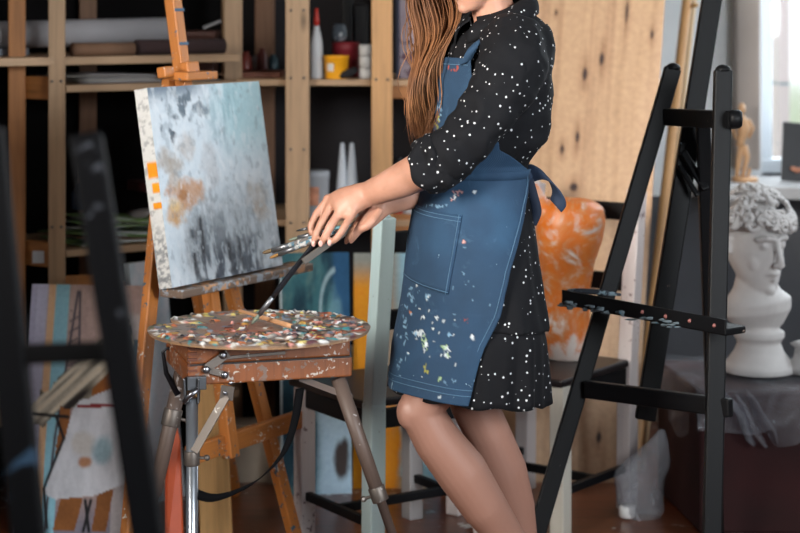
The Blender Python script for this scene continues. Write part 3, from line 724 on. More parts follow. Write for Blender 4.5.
# ------------------------------------------------------------------ painted chairs (local coordinates: x across the back, y forward)
def chair(label, loc, rz, post_m, leg_ms, group, name='painted_chair'):
    r = thing(name, loc, label, 'chair', group, rz); ORG[r.name] = V((0, 0, 0))
    w, dp = .36, .36; hw = w / 2
    for sx, mm in ((-1, leg_ms[0]), (1, leg_ms[1])):
        m = MB(); m.bar((sx * hw, 0, 0), (sx * hw, -.005, .44), .046, .05, (1, 0, 0)); m.bar((sx * hw, -.005, .43), (sx * hw, -.058, .935), .046, .044, (1, 0, 0))
        m.lathe([(.018, 0), (.012, .008), (.001, .01)], (sx * hw, -.058, .934), 8)
        build(m, 'back_post', mm, r, bevel=.004, local=True)
    for sx, mm in ((-1, leg_ms[2]), (1, leg_ms[3])):
        m = MB(); m.bar((sx * hw, dp, 0), (sx * hw, dp, .42), .046, .046, (1, 0, 0)); build(m, 'leg', mm, r, bevel=.004, local=True)
    m = MB(); m.prism([(-hw - .02, .02, .421), (hw + .02, .02, .421), (hw + .03, dp + .04, .421), (-hw - .03, dp + .04, .421)], (0, 0, .022))
    build(m, 'seat', DARKSEAT, r, bevel=.006, local=True)
    m = MB()
    m.bar((-hw, .012, .392), (hw, .012, .392), .05, .02, (0, 0, 1)); m.bar((-hw, dp, .392), (hw, dp, .392), .05, .02, (0, 0, 1))
    m.bar((-hw, 0, .392), (-hw, dp, .392), .05, .02, (0, 0, 1)); m.bar((hw, 0, .392), (hw, dp, .392), .05, .02, (0, 0, 1)); build(m, 'apron_rail', BLACKW, r, bevel=.002, local=True)
    for z in (.868, .66):
        m = MB(); yy = -.005 - .053 * (z - .43) / .505
        m.bar((-hw, yy, z), (hw, yy, z), .052, .02, (0, 0, 1)); build(m, 'back_slat', BLACKW, r, bevel=.004, local=True)
    for p, q in (((-hw, 0, .12), (-hw, dp, .12)), ((hw, 0, .12), (hw, dp, .12)), ((-hw, dp / 2, .121), (hw, dp / 2, .121))):
        m = MB(); m.bar(p, q, .024, .02, (0, 0, 1)); build(m, 'stretcher', BLACKW, r, bevel=.003, local=True)
    return r
# mint chair: near back post at pixel 373, seat turned away to the left
Bp = V((px(373, 4.97), 4.97, 0)); xd = V((.84, .543, 0)); yd = V((-.543, .84, 0))
chair('mint green painted chair with black slats, standing directly behind the palette', Bp + xd * .18, math.atan2(xd.y, xd.x), MINT,
      (MINT, PALEW, PALEW, wood('grey_painted_wood', c(150, 146, 146), .5, .1, knots=False)), 'painted chairs with black seats')
Rp = V((px(622, 5.70), 5.58, 0)); xd2 = V((-.79, .61, 0))
chair('pale pinkish chair with black seat carrying the orange torso cast', Rp + xd2 * .18, math.atan2(xd2.y, xd2.x), PALEW, (PALEW, PALEW, wood('cream_painted_wood', c(206, 202, 190), .5, .07, knots=False), PALEW), 'painted chairs with black seats')

# ------------------------------------------------------------------ orange painted torso cast on the right chair
t = NT('orange_daubed_plaster'); v = t.coord('Object'); n = t.noise(v, 9, 5, .65, .8)
cc = t.ramp(n, [(.34, c(216, 210, 206)), (.42, c(196, 130, 84)), (.48, c(206, 106, 24)), (.56, c(202, 122, 60)), (.62, c(200, 160, 136)), (.69, c(188, 188, 194))])
cc = t.mix(t.ramp(t.noise(v, 24, 4, .6, .5), [(.57, K0), (.70, mul(W1, .7))]), cc, c(200, 188, 180)); sp_ = t.new('ShaderNodeSeparateXYZ'); t.link(v, sp_.inputs[0]); lowk = t.math('ADD', t.math('MULTIPLY', sp_.outputs['Z'], -2.2), t.math('MULTIPLY', t.noise(v, 14, 5, .65, .6), 1.1)); cc = t.mix(t.ramp(lowk, [(.36, K0), (.50, mul(W1, .85))]), cc, c(206, 200, 196)); t.bump(t.noise(v, 30, 4), .3, .006)
ORPL = t.fin(cc, .42)
yt = 5.58; sc_ = yt / F
m = MB(); rings = []
for py, xa, xb, dp in ((357, 545, 592, .055), (345, 543, 594, .062), (315, 543, 590, .06), (290, 542, 590, .062), (262, 539, 595, .07), (238, 536, 603, .08), (220, 535, 606, .08), (207, 537, 604, .07), (200, 545, 594, .05), (197, 560, 582, .02)):
    cx_, w = (xa + xb) / 2, (xb - xa) / 2 * sc_
    rings.append([at(cx_, py, yt) + V((w * math.copysign(abs(math.cos(a)) ** .75, math.cos(a)), dp * math.copysign(abs(math.sin(a)) ** .8, math.sin(a)) + .012 * math.cos(2 * a) * (w > .06), 0)) for a in (2 * PI * i / 30 for i in range(30))])
m.loft(rings); dz = .4435 - rings[0][0].z
m.tube([at(550, 222, yt - .02), at(541, 206, yt - .02), at(535, 192, yt - .02), at(532, 184, yt - .02)], [.035, .028, .022, .017], 14)
m.tube([at(562, 228, yt - .06), at(566, 262, yt - .062), at(566, 300, yt - .05)], [.012, .02, .012], 12, flat=.4)
m.tube([at(578, 232, yt - .06), at(582, 250, yt - .064), at(572, 268, yt - .05)], [.012, .024, .012], 12, flat=.4)
m.v = [V(p) + V((0, 0, dz)) for p in m.v]
tc = tag(build(m, 'torso_cast', ORPL), 'headless plaster torso cast daubed orange and white on the right chair seat', 'sculpture')
remesh(tc, .006, 4)

# ------------------------------------------------------------------ the black studio easel at right
r = thing('black_easel', at(640, 603, 4.75) * V((1, 1, 0)) if False else V((at(630, 0, 4.75).x, 4.75, 0)), 'empty black paint-flecked easel standing at right in front of the bust', 'easel')
def ext(p, q, z=0.0):
    p, q = V(p), V(q); d = (q - p).normalized(); return q + d * ((z - q.z) / d.z)
L0, L1 = at(673, 68, 4.98), at(537, 533, 4.86); Lf = ext(L0, L1)
R0, R1 = at(723, 70, 4.70), at(712, 533, 4.54); Rf = ext(R0, R1)
def bar(p, q, w, d, name, side=None, mt=BLACKW, parent=None, bv=.004):
    m = MB(); m.bar(p, q, w, d, side); return build(m, name, mt, parent or r, bevel=bv)
EA = (R0 - L0).normalized()
bar(L0, Lf, .044, .03, 'leg', (1, 0, 0)); bar(R0, Rf, .044, .034, 'leg', (1, 0, 0))
for q in (L0, R0):
    m = MB(); m.lathe([(.021, 0), (.018, .009), (.01, .015), (.001, .017)], q - V((0, 0, .003)), 16); build(m, 'leg_cap', BLACKW, r)
M0, M1 = at(713, -8, 5.02), at(645, 420, 4.90)
bar(M0 + (M0 - M1).normalized() * .35, M1, .052, .03, 'mast', (1, 0, 0))
bar(at(668, 117, 4.955), at(734, 120, 4.66), .045, .03, 'top_bar', (0, 0, 1))
m = MB(); m.lathe([(.021, 0), (.023, .008), (.023, .022), (.017, .03), (.001, .031)], at(730, 119, 4.64), 16, V((1, -.2, 0)).to_track_quat('Z', 'Y').to_matrix()); build(m, 'clamp_knob', BLACKW, r)
B0 = at(703, 122, 4.88); bar(B0, V((.868, 5.16, 0)), .036, .03, 'back_leg', (1, 0, 0))
bar(at(683, 152, 4.95), at(706, 190, 4.90), .02, .015, 'brace', (1, 0, 0)); bar(at(679, 165, 4.94), at(698, 196, 4.90), .014, .012, 'brace', (1, 0, 0))
bar(at(586, 389, 4.87), at(731, 408, 4.56), .045, .022, 'crossbar', (0, 0, 1))
T0, T1 = at(572, 300, 4.90), at(736, 331, 4.44); sd = V((T1 - T0)).cross(V((0, 0, 1))).normalized()
if sd.y > 0: sd = -sd
tray = bar(T0, T1, .07, .018, 'tray', sd)
bar(T0 + sd * .033 + V((0, 0, .012)), T1 + sd * .033 + V((0, 0, .012)), .006, .036, 'tray_lip', sd, parent=tray, bv=.002)
m = MB()
for k in range(46):                                        # dried paint along the tray edge
    f = random.random() ** 1.5 * .75; p = T0.lerp(T1, f) + sd * (.037 + random.uniform(-.003, .004)) + V((0, 0, random.uniform(-.014, .004)))
    m.ell(p, (random.uniform(.006, .018), random.uniform(.002, .004), random.uniform(.002, .005)), 8, 5)
build(m, 'dried_paint', plain('dried_paint', c(84, 96, 102), .6, var=.4, scale=40, spots=[(60, .6, c(60, 110, 130))]), tray)['kind'] = 'stuff'
TSC = plain('tray_screw', c(150, 96, 90), .5, .3)
for f in (.52, .66, .80, .94):
    m = MB(); m.ell(T0.lerp(T1, f) + sd * .037 + V((0, 0, .012)), (.005, .004, .005), 10, 6); build(m, 'screw', TSC, tray)
m = MB(); p = T0.lerp(T1, .05) + V((0, 0, .027)); m.tube([p + V((-.03, .01, .0)), p, p + V((.05, -.02, .0)), p + V((.1, -.05, -.002))], [.006, .012, .012, .006], 10, flat=.6)
tag(build(m, 'paint_rag', plain('dark_rag', c(40, 44, 52), .85, spots=[(60, .58, c(120, 140, 150))])), 'dark paint-stained rag lying at the far end of the black easel tray', 'rag')

# ------------------------------------------------------------------ blurred black easel close to the camera, left
r2 = thing('black_easel', (px(60, 2.5), 2.5, 0), 'nearest black easel at the left edge, out of focus', 'easel')
def bar2(p, q, w, d, name, side=(1, 0, 0)):
    m = MB(); m.bar(p, q, w, d, side); return build(m, name, BLACKF, r2, bevel=.004)
a0, a1 = at(86, 135, 2.52), at(148, 533, 2.38); bar2(a0, ext(a0, a1), .042, .035, 'leg')
a0, a1 = at(-13, 128, 2.56), at(29, 533, 2.46); bar2(a0, ext(a0, a1), .043, .035, 'leg')
a0 = at(-20, 356, 2.53); bar2(a0, at(120, 351, 2.44), .026, .022, 'crossbar', (0, 0, 1))
a0 = at(-6, 150, 2.575); bar2(a0 + V((-.03, 0, 0)), at(80, 152, 2.545), .03, .02, 'top_bar', (0, 0, 1)) if 0 else None

# ------------------------------------------------------------------ box under red cloth, plastic sheet, plaster bust
bx0, bx1 = V((px(700, 5.3), 5.3, 0)), V((px(657, 5.78), 5.78, 0)); ed = (bx0 - bx1); rt = V((1, -.02, 0)).normalized()
def pedpt(a, b, z): q = bx1.lerp(bx0, b) + rt * a; return V((q.x, q.y, z))
m = MB(); m.prism([pedpt(0, 0, 0), pedpt(0, 1, 0), pedpt(.95, 1, 0), pedpt(.95, 0, 0)], (0, 0, .40))
CLOTH = NT('maroon_cloth'); v = CLOTH.coord('Object'); CLOTH = (CLOTH.bump(CLOTH.noise(v, 200, 2), .3, .001), CLOTH.fin(CLOTH.ramp(CLOTH.noise(v, 5, 4), [(.3, c(36, 9, 11)), (.7, c(54, 14, 16))]), .85))[1]
tag(build(m, 'plinth_box', CLOTH, bevel=.012), 'low dark maroon cloth-covered plinth under the plaster bust', 'plinth')
# clear plastic thrown over it
def film(name, tint, alpha, rough=.18):
    t = NT(name); tr = t.new('ShaderNodeBsdfTransparent'); tr.inputs[0].default_value = tint
    v = t.coord('Object'); gl = t.new('ShaderNodeBsdfPrincipled'); gl.inputs['Base Color'].default_value = c(186, 190, 198); gl.inputs['Roughness'].default_value = rough
    bm_ = t.new('ShaderNodeBump', Strength=.5, Distance=.02); t.link(t.noise(v, 22, 4, .6, 1.2), bm_.inputs['Height']); t.link(bm_.outputs[0], gl.inputs['Normal'])
    mx = t.new('ShaderNodeMixShader'); fr = t.ramp(t.noise(v, 9, 5, .6, 1.5), [(.40, (alpha * .5,) * 3 + (1,)), (.62, (alpha,) * 3 + (1,)), (.72, (min(1, alpha * 2.4),) * 3 + (1,))])  # more opaque streaks stand in for bright reflections on the film
    t.link(fr, mx.inputs[0]); t.link(tr.outputs[0], mx.inputs[1]); t.link(gl.outputs[0], mx.inputs[2]); t.link(mx.outputs[0], t.out.inputs['Surface'])
    return t.m
FILM = film('clear_film', (.93, .93, .95, 1), .20, .10)
def wr(p, amp=.008, s=9): q = V(p); return q + V((mnoise.noise(q * s), mnoise.noise(q * s + V((9, 0, 0))), mnoise.noise(q * s + V((0, 7, 0))))) * amp
def film_pt(u, v):                                          # one sheet: left drop, top, front drop
    a = -.012 + .985 * u                                    # along the plinth
    if v < .45:
        p = pedpt(a, v / .45, .4085); p.z += .004 * mnoise.noise(V((a * 14, v * 16, 0)))+.003
    else:
        k = (v - .45) / .55; dr = .11 + .06 * mnoise.noise(V((a * 5, 3, 0))) + .05 * (a > .2)
        p = pedpt(a, 1, .41 - k * dr); p.y -= .014 + .022 * k * (1 + mnoise.noise(V((a * 18, k * 2, 5))))
    return p
m = MB(); m.grid(film_pt, 70, 36)
m.grid(lambda u, v: wr(pedpt(-.016 - .02 * v * (1 + mnoise.noise(V((u * 9, v * 2, 1)))), 1 - u, .412 - v * (.13 + .03 * math.sin(u * 7)))), 30, 14)
fl = build(m, 'plastic_sheet', FILM, fixn=False); tag(fl, 'clear wrinkled plastic sheet draped over the maroon plinth', 'plastic sheet')
m = MB()                                                   # gathered bunch hanging down the front
for k in range(3):
    a = .08 + .03 * k; pts = [wr(pedpt(a - .02 + .018 * j, 1, .412 - .030 * j - .01 * (k == 1)) + V((0, -.040 - .010 * math.sin(j * .9 + k), 0)), .012, 14) for j in range(6)]
    m.tube(pts, [.008, .018, .028, .034, .03, .012], 12, flat=.35)
fl2 = build(m, 'gathered_fold', film('bunched_film', (.9, .9, .92, 1), .17), fl, fixn=False)
# plastic bag / tub in front of chair leg, beside the plinth
m = MB()
rings = []
for z, r_, ox in ((.001, .058, 0), (.02, .066, 0), (.07, .07, 0), (.115, .078, -.004), (.14, .076, .004), (.165, .064, .018), (.19, .05, .032), (.215, .036, .044), (.24, .018, .056), (.255, .008, .06)):
    ring = []
    for i in range(28):
        a = 2 * PI * i / 28; k = 1 + .22 * mnoise.noise(V((math.cos(a) * 2.2, math.sin(a) * 2.2, z * 16)))
        ring.append(V((px(640, 5.50) + ox + .95 * r_ * k * math.cos(a), 5.475 + .62 * r_ * k * math.sin(a), z)))
    rings.append(ring)
m.loft(rings, cap=False)
bag = tag(build(m, 'plastic_bag', film('cloudy_film', (.88, .88, .9, 1), .42, .25), fixn=False), 'cloudy clear plastic bag standing on the floor by the maroon plinth', 'bag')
m = MB(); m.lathe([(.001, 0), (.02, 0), (.024, .006), (.024, .03), (.02, .035), (.001, .035)], (px(627, 5.47), 5.465, .004), 16)
tag(build(m, 'white_pot', WHITE), 'small white pot at the bottom of the cloudy plastic bag', 'pot')
PLAST = plain('bust_plaster', c(204, 200, 198), .7, var=.07, scale=12)
def bust():
    yb = 5.52; s_ = yb / F; b0 = at(757, 374, yb); zb = .416
    def Q(x, y, d=0.0): p = at(x, y, yb - d); p.z += zb - b0.z; return p
    m = MB()
    o = Q(759, 374)
    m.lathe([(.105, 0), (.105, .018), (.092, .032), (.072, .06), (.062, .085), (.066, .094), (.074, .10), (.074, .118), (.058, .124), (.055, .14)], o, 36)
    # chest cut, neck
    rings = []
    for x, y, w, d in ((757, 335, 16, .04), (757, 326, 26, .06), (757, 314, 34, .085), (757, 303, 34, .09), (757, 292, 24, .07), (755, 280, 19, .055), (754, 262, 18, .053), (755, 245, 18, .053)):
        rings.append([Q(x, y) + V((w * s_ * math.cos(a), d * math.sin(a), .012 * math.cos(a) * (w > 28))) for a in (2 * PI * i / 28 for i in range(28))])
    m.loft(rings)
    # head, facing right and to the camera
    fd = V((.46, -.87, -.13)).normalized(); up = V((0, 0, 1)); up = (up - fd * up.dot(fd)).normalized(); sd_ = fd.cross(up)
    hc = Q(754, 246); KB = 1.13
    def hp(f, s2, u): return hc + (fd * f + sd_ * s2 + up * u) * KB
    prof = [(-.128, .055, .012, .012), (-.120, .050, .028, .026), (-.10, .038, .046, .042), (-.075, .022, .066, .054), (-.045, .006, .082, .063), (-.01, -.004, .092, .069), (.03, -.010, .094, .071), (.06, -.012, .088, .068), (.09, -.014, .07, .056), (.11, -.016, .045, .036), (.12, -.016, .015, .012)]
    m.loft([[hp(cf + rf * math.cos(a), w * math.sin(a), u) for a in (2 * PI * i / 30 for i in range(30))] for u, cf, rf, w in prof])
    m.tube([hp(.088, 0, .034), hp(.098, 0, .005), hp(.110, 0, -.020), hp(.108, 0, -.034), hp(.09, 0, -.038)], [.008, .010, .013, .013, .006], 10)     # nose
    for s2 in (-1, 1):
        m.tube([hp(.088, .008 * s2, .032), hp(.086, .03 * s2, .035), hp(.066, .052 * s2, .026)], [.008, .010, .006], 8)       # brow
        m.ell(hp(.075, .029 * s2, .012), (.013, .013, .010), 12, 8); m.ell(hp(.106, .012 * s2, -.033), (.009, .009, .007), 8, 6)
        m.ell(hp(.052, .036 * s2, -.035), (.022, .024, .03), 12, 8)
        m.tube([hp(-.005, .07 * s2, .02), hp(-.016, .078 * s2, .005), hp(-.008, .074 * s2, -.025)], [.010, .013, .008], 8)     # ear
    m.tube([hp(.078, -.024, -.062), hp(.094, -.010, -.057), hp(.097, 0, -.059), hp(.094, .010, -.057), hp(.078, .024, -.062)], [.003, .006, .006, .006, .003], 8)
    m.tube([hp(.078, -.020, -.070), hp(.092, 0, -.073), hp(.078, .020, -.070)], [.003, .008, .003], 8)
    m.ell(hp(.078, 0, -.104), (.018, .018, .016), 10, 7)
    o_ = build(m, 'plaster_bust', PLAST); remesh(o_, .0042, 6)
    tag(o_, 'white plaster bust of a curly-haired classical head on the covered plinth', 'sculpture')
    hm = MB(); rnd = random.Random(4)                        # curls, wreathed thickly round the brow
    for k in range(190):
        a = rnd.uniform(0, 2 * PI); e = rnd.uniform(-.1, 1.45) if k > 60 else rnd.uniform(.15, .5)
        f, s2, u = math.cos(a) * math.cos(e), math.sin(a) * math.cos(e), math.sin(e)
        if f > .55 and e < .30: e = rnd.uniform(.42, .62); f, s2, u = math.cos(a) * math.cos(e), math.sin(a) * math.cos(e), math.sin(e)
        if f < .1 and rnd.random() < .35: u -= .45
        if k % 12 == 5: f, s2, u = -1.15 + .2 * rnd.random(), .5 * rnd.uniform(-1, 1), -.5 + .35 * rnd.random()
        ctr = V((-.012 + .112 * f, .094 * s2, .03 + .108 * u)); nn = V((f, s2, u)).normalized(); t1 = nn.orthogonal().normalized(); t2 = nn.cross(t1); R = rnd.uniform(.010, .019); ph = rnd.random() * 6
        pts = []
        for j in range(10):
            q = j / 9 * 5.0 + ph; rr = R * (1 - .55 * j / 9); w = ctr + t1 * rr * math.cos(q) + t2 * rr * math.sin(q) + nn * (.004 + .010 * j / 9); pts.append(hp(*w))
        hm.tube(pts, [.005 + .0022 * math.sin(PI * j / 9) for j in range(10)], 7)
    build(hm, 'hair', PLAST, o_)
bust()
m = MB(); m.lathe([(.07, 0), (.07, .02), (.05, .04), (.045, .07), (.06, .08), (.03, .09), (.001, .09)], (px(811, 5.5), 5.5, .418), 24)
tag(build(m, 'plaster_cast', PLAST), 'second white plaster base cut off by the right picture edge', 'sculpture')
# small jointed figure, dark panel on the sill
zs = WZ0
def mannequin():
    ym = 6.55; mt = wood('mannequin_wood', c(180, 140, 102), .5, .12, knots=False)
    r_ = thing('mannequin', (px(745, ym), ym, zs), 'jointed wooden drawing mannequin on the windowsill beside the black easel', 'mannequin')
    def Q(x, y): p = at(x, y, ym); p.z = zs + (197 - y) * ym / F * .80; return p
    m = MB(); m.lathe([(.045, 0), (.045, .012), (.04, .016), (.001, .016)], (px(745, ym), ym, zs + .0005), 24); build(m, 'base', mt, r_)
    m = MB(); m.tube([V((px(748, ym), ym, zs + .012)), Q(750, 180)], .005, 8); build(m, 'rod', mt, r_)
    def limb(nm, pts, rad):
        m = MB(); m.tube([Q(*p) for p in pts], rad, 12); build(m, nm, mt, r_)
    m = MB(); m.ell(Q(742, 106), (.013, .015, .021), 14, 10); build(m, 'head', mt, r_)
    limb('torso', [(742, 114), (743, 119), (744, 128), (743, 138), (741, 146), (740, 152)], [.006, .014, .022, .018, .013, .016])
    limb('arm', [(748, 120), (753, 130), (749, 142)], [.008, .006, .005]); limb('arm', [(737, 120), (733, 132), (736, 144)], [.008, .006, .005])
    limb('leg', [(742, 152), (739, 168), (737, 186), (737, 196)], [.012, .011, .008, .008]); limb('leg', [(744, 152), (747, 166), (744, 184), (742, 196)], [.012, .010, .007, .007])
mannequin()
m = MB(); q = at(795, 187, 6.52); m.bar((q.x + .012, 6.55, zs), (q.x + .03, 6.60, zs + .2), .11, .012, (1, 0, 0))
pn = tag(build(m, 'small_dark_painting', plain('dark_panel_paint', c(22, 22, 26), .4), bevel=.002), 'small dark panel leaning on the windowsill at the right edge', 'painting')
m = MB(); m.tube([V((q.x - .01, 6.542, zs + .05)), V((q.x + .01, 6.544, zs + .04)), V((q.x + .04, 6.543, zs + .045))], [.006, .010, .006], 8, flat=.25, up=(0, 1, 0)); build(m, 'painted_hand', plain('ochre_paint', c(150, 96, 70), .5), pn)
# ------------------------------------------------------------------ wooden easel with the main canvas
te = V((.525, .851, 0)); ne = V((.851, -.525, 0)); LEAN = .162
C0 = V((-.4465, 4.955, .776))
def ept(u, z, d=0.0):                                      # u along the canvas, z height, d behind the canvas face
    p = C0 - ne * (LEAN * (z - .776) + d) + te * u; p.z = z; return p
BLc, BRc = V((-.573, 4.75, .776)), V((-.32, 5.16, .776))
upc = V((-.851 * .081, .525 * .081, .501))
def p_main(u, v):
    im = np.ones(u.shape + (3,)) * rgb(204, 214, 222)
    n = fbm(u * 5, v * 4, 1); n2 = fbm(u * 18, v * 16, 2, 5); n3 = fbm(u * 30, v * 7, 5, 5)
    im = lay(im, ss(.35, .7, n) * .6, rgb(222, 228, 234))
    im = lay(im, ss(.45, .8, u + .25 * (n - .5)) * (1 - ss(.2, .5, v)), rgb(172, 206, 214))
    im = lay(im, blob(u, v, .62, .16, .16, .2, .9, .6, 3) * .5 * ss(.35, .6, n3), rgb(86, 142, 156))
    im = lay(im, (1 - ss(0, .10, v)) * (1 - ss(.3, .6, u)), rgb(106, 122, 138))
    im = lay(im, blob(u, v, .28, .10, .22, .10, .6, .8, 8) * ss(.45, .6, n2), rgb(90, 104, 116))
    im = lay(im, blob(u, v, .14, .22, .06, .10, .5, .8, 9) * ss(.42, .6, n2), rgb(66, 78, 90))
    low = ss(.42, .95, v + .25 * (n - .5)) * ss(.06, .3, u) * (1 - .75 * ss(.72, .95, u))
    im = lay(im, low * (.3 + .7 * ss(.40, .62, n3)), rgb(58, 66, 78)); im = lay(im, low * ss(.5, .72, n2) * .8, rgb(30, 36, 46))
    im = lay(im, ss(.7, .95, v) * ss(.5, .8, u) * ss(.4, .65, n2) * .5, rgb(84, 98, 112))
    for cx, hh in ((.22, .3), (.30, .36), (.52, .22), (.62, .2)):
        im = lay(im, (1 - ss(.0, .03, np.abs(u - cx + .03 * (fbm(v * 9 + cx * 50, v, 4) - .5)))) * ss(1 - hh, 1.05 - hh, v) * (1 - ss(.9, 1., v)) * ss(.3, .5, n2), rgb(26, 30, 40))
    OR = rgb(190, 122, 36)
    for cu, cv, ru, rv, k, cl in ((.27, .31, .10, .07, .55, rgb(168, 144, 124)), (.11, .38, .11, .07, .8, rgb(150, 128, 104)), (.20, .55, .15, .075, .95, OR), (.10, .64, .10, .07, .85, rgb(196, 140, 60)), (.12, .48, .08, .05, .6, rgb(170, 132, 84)), (.85, .62, .11, .12, .7, rgb(182, 166, 150)), (.86, .70, .09, .06, .6, rgb(176, 156, 136)), (.45, .42, .07, .12, .4, rgb(160, 150, 148))):
        im = lay(im, blob(u, v, cu, cv, ru, rv, .5, .7, int(cu * 99)) * k * (.5 + .6 * n2), cl)
    im = lay(im, (blob(u, v, .19, .55, .06, .035, .5, .6, 5)) * .8, rgb(158, 98, 30)); im = lay(im, blob(u, v, .11, .60, .05, .04, .5, .6, 6) * .6, rgb(224, 190, 130))
    im = lay(im, ss(.62, .75, fbm(u * 40, v * 24, 7, 3)) * ss(.5, .7, v) * .6, rgb(190, 200, 208)); im = lay(im, ss(.60, .74, fbm(u * 26 + 3, v * 20, 17, 4)) * .35, rgb(110, 124, 136)); im = lay(im, ss(.58, .72, fbm(u * 22 + 8, v * 14, 19, 4)) * .4 * (1 - low), rgb(230, 234, 238))
    return im
def e_main(a, b):                                          # a: 0 top -> 1 bottom along the edge
    im = np.ones(a.shape + (3,)) * rgb(216, 214, 210); n = fbm(a * 40, b * 3, 4, 4); im = lay(im, ss(.56, .70, n) * .55, rgb(130, 130, 132))
    im = lay(im, ss(.36, .38, a) * (1 - ss(.44, .46, a)) * (b < .8), rgb(238, 150, 28)); im = lay(im, ss(.47, .48, a) * (1 - ss(.52, .53, a)) * (b < .6), rgb(240, 156, 30)); im = lay(im, ss(.57, .575, a) * (1 - ss(.6, .61, a)) * (b < .7), rgb(238, 150, 28))
    return lay(im, ss(.62, .8, a) * ss(.45, .6, fbm(a * 50, b * 5, 9, 4)) * .7, rgb(104, 108, 114))
tag(canvas('canvas', BLc, BRc, upc, .042, p_main, vcol('thick_paint', .45, .5, 60), nu=130, nv=170, edge=e_main), 'abstract grey-blue canvas with ochre blotches held on the wooden easel', 'canvas')
re = thing('wooden_easel', (C0.x, C0.y, 0), 'orange pine studio easel holding the abstract canvas', 'easel')
def ebar(p, q, w, d, name, side=te, parent=None, mt=EASELW, bv=.004):
    m = MB(); m.bar(p, q, w, d, side); return build(m, name, mt, parent or re, bevel=bv)
def efoot(u): return ept(u, 0, .10)
ms = ebar(ept(0, .30, .072), ept(0, 1.72, .072), .036, .034, 'mast')
apex = ept(0, 1.285, .105)
ebar(ept(-.012, 1.285, .108), efoot(-.47), .04, .026, 'leg'); ebar(ept(.02, 1.285, .108), efoot(.275), .04, .026, 'leg')
ebar(ept(0, 1.25, .15), V((-.50, 5.72, 0)), .036, .026, 'back_leg', te)
ebar(ept(-.16, .335, .085), ept(.34, .335, .085), .024, .05, 'crossbar', V((0, 0, 0)) + ne)
ebar(ept(-.225, .758, .02), ept(.36, .758, .02), .075, .022, 'ledge', ne, mt=wood('ledge_wood', c(120, 100, 86), .5, .2, spots=[(30, .5, c(150, 156, 164)), (44, .6, c(200, 150, 110))]))
tb = ebar(ept(-.075, 1.300, .03), ept(.055, 1.300, .03), .07, .022, 'canvas_clamp', ne)
ebar(ept(-.09, 1.296, .055), ept(-.09, 1.325, .055), .04, .03, 'clamp_block', te, tb)
ebar(ept(.0, 1.30, .045), ept(.0, 1.335, .045), .05, .03, 'clamp_block', te, tb)
m = MB()
for k in range(4): m.bar(ept(0, 1.38 + .09 * k, .0535), ept(0, 1.388 + .09 * k, .0535), .036, .004, te)
build(m, 'blue_mark', plain('blue_paint_mark', c(50, 84, 110), .5), ms)

# ------------------------------------------------------------------ sketch box easel with folding legs
fx = V((.96, .28, 0)); bk_ = V((-.28, .96, 0)); FL = V((px(190, 4.2), 4.2, 0))
rs = thing('sketch_box_easel', FL + fx * .18 + bk_ * .15, 'wooden sketch box easel on metal tripod legs carrying the round palette', 'easel')
def sp(a, b, z): q = FL + fx * a + bk_ * b; return V((q.x, q.y, z))
ZT, ZB = .7335, .642
m = MB(); m.bar(sp(.184, 0.006, (ZT + .688) / 2), sp(.184, .30, (ZT + .688) / 2), .372, .0455, fx); m.bar(sp(.184, 0.0, (ZB + .688) / 2), sp(.184, .30, (ZB + .688) / 2), .378, .046, fx)
for q in (m,): pass
box_o = build(m, 'box', BOXW, rs, bevel=.004)
m = MB()
for k in range(7): m.bar(sp(-.0055, .002, ZB + .008 + k * .0125), sp(.016, .002, ZB + .008 + k * .0125), .0055, .008, (0, 0, 1))
build(m, 'dovetail', wood('dovetail_end', c(96, 48, 24), .5), box_o)
m = MB(); m.bar(sp(.0, -.001, ZB + .046), sp(.372, -.001, ZB + .046), .003, .004, (0, 0, 1)); build(m, 'lid_seam', BLACKP, box_o)
m = MB()                                                   # slotted side stay
f_ = lambda a, z: sp(a, -.008, z)
for p, q, w in ((f_(.035, .680), f_(.085, .712), .020), (f_(.08, .722), f_(.215, .727), .007), (f_(.08, .702), f_(.215, .706), .007), (f_(.215, .701), f_(.215, .729), .008), (f_(.035, .678), f_(.085, .662), .014), (f_(.215, .717), f_(.245, .719), .012)):
    m.bar(p, q, w, .004, (0, 0, 1))
st_ = build(m, 'stay', STEEL_D, rs, bevel=.001)
for a, z in ((.035, .678), (.073, .708), (.076, .664)):
    m = MB(); m.lathe([(.009, 0), (.008, .005), (.005, .007), (.001, .0075)], sp(a, -.009, z), 12, (-bk_).to_track_quat('Z', 'Y').to_matrix()); build(m, 'rivet', STEEL, st_)
def rod(pts, rad, mt, name, parent=None, n=14):
    m = MB(); m.tube(pts, rad, n); return build(m, name, mt, parent or rs)
def collar(p, q, t_, r_, L, mt, parent, knob=None):
    p, q = V(p), V(q); a = p.lerp(q, t_); d = (q - p).normalized(); m = MB()
    m.tube([a - d * L / 2, a + d * L / 2], r_, 16)
    kd = d.cross(V((0, 1, 0))).normalized() * (knob or 1)
    m.tube([a, a + kd * (r_ + .014)], .004, 8); m.ell(a + kd * (r_ + .016), (.007,) * 3, 10, 6)
    build(m, 'collar', mt, parent, bevel=.002)
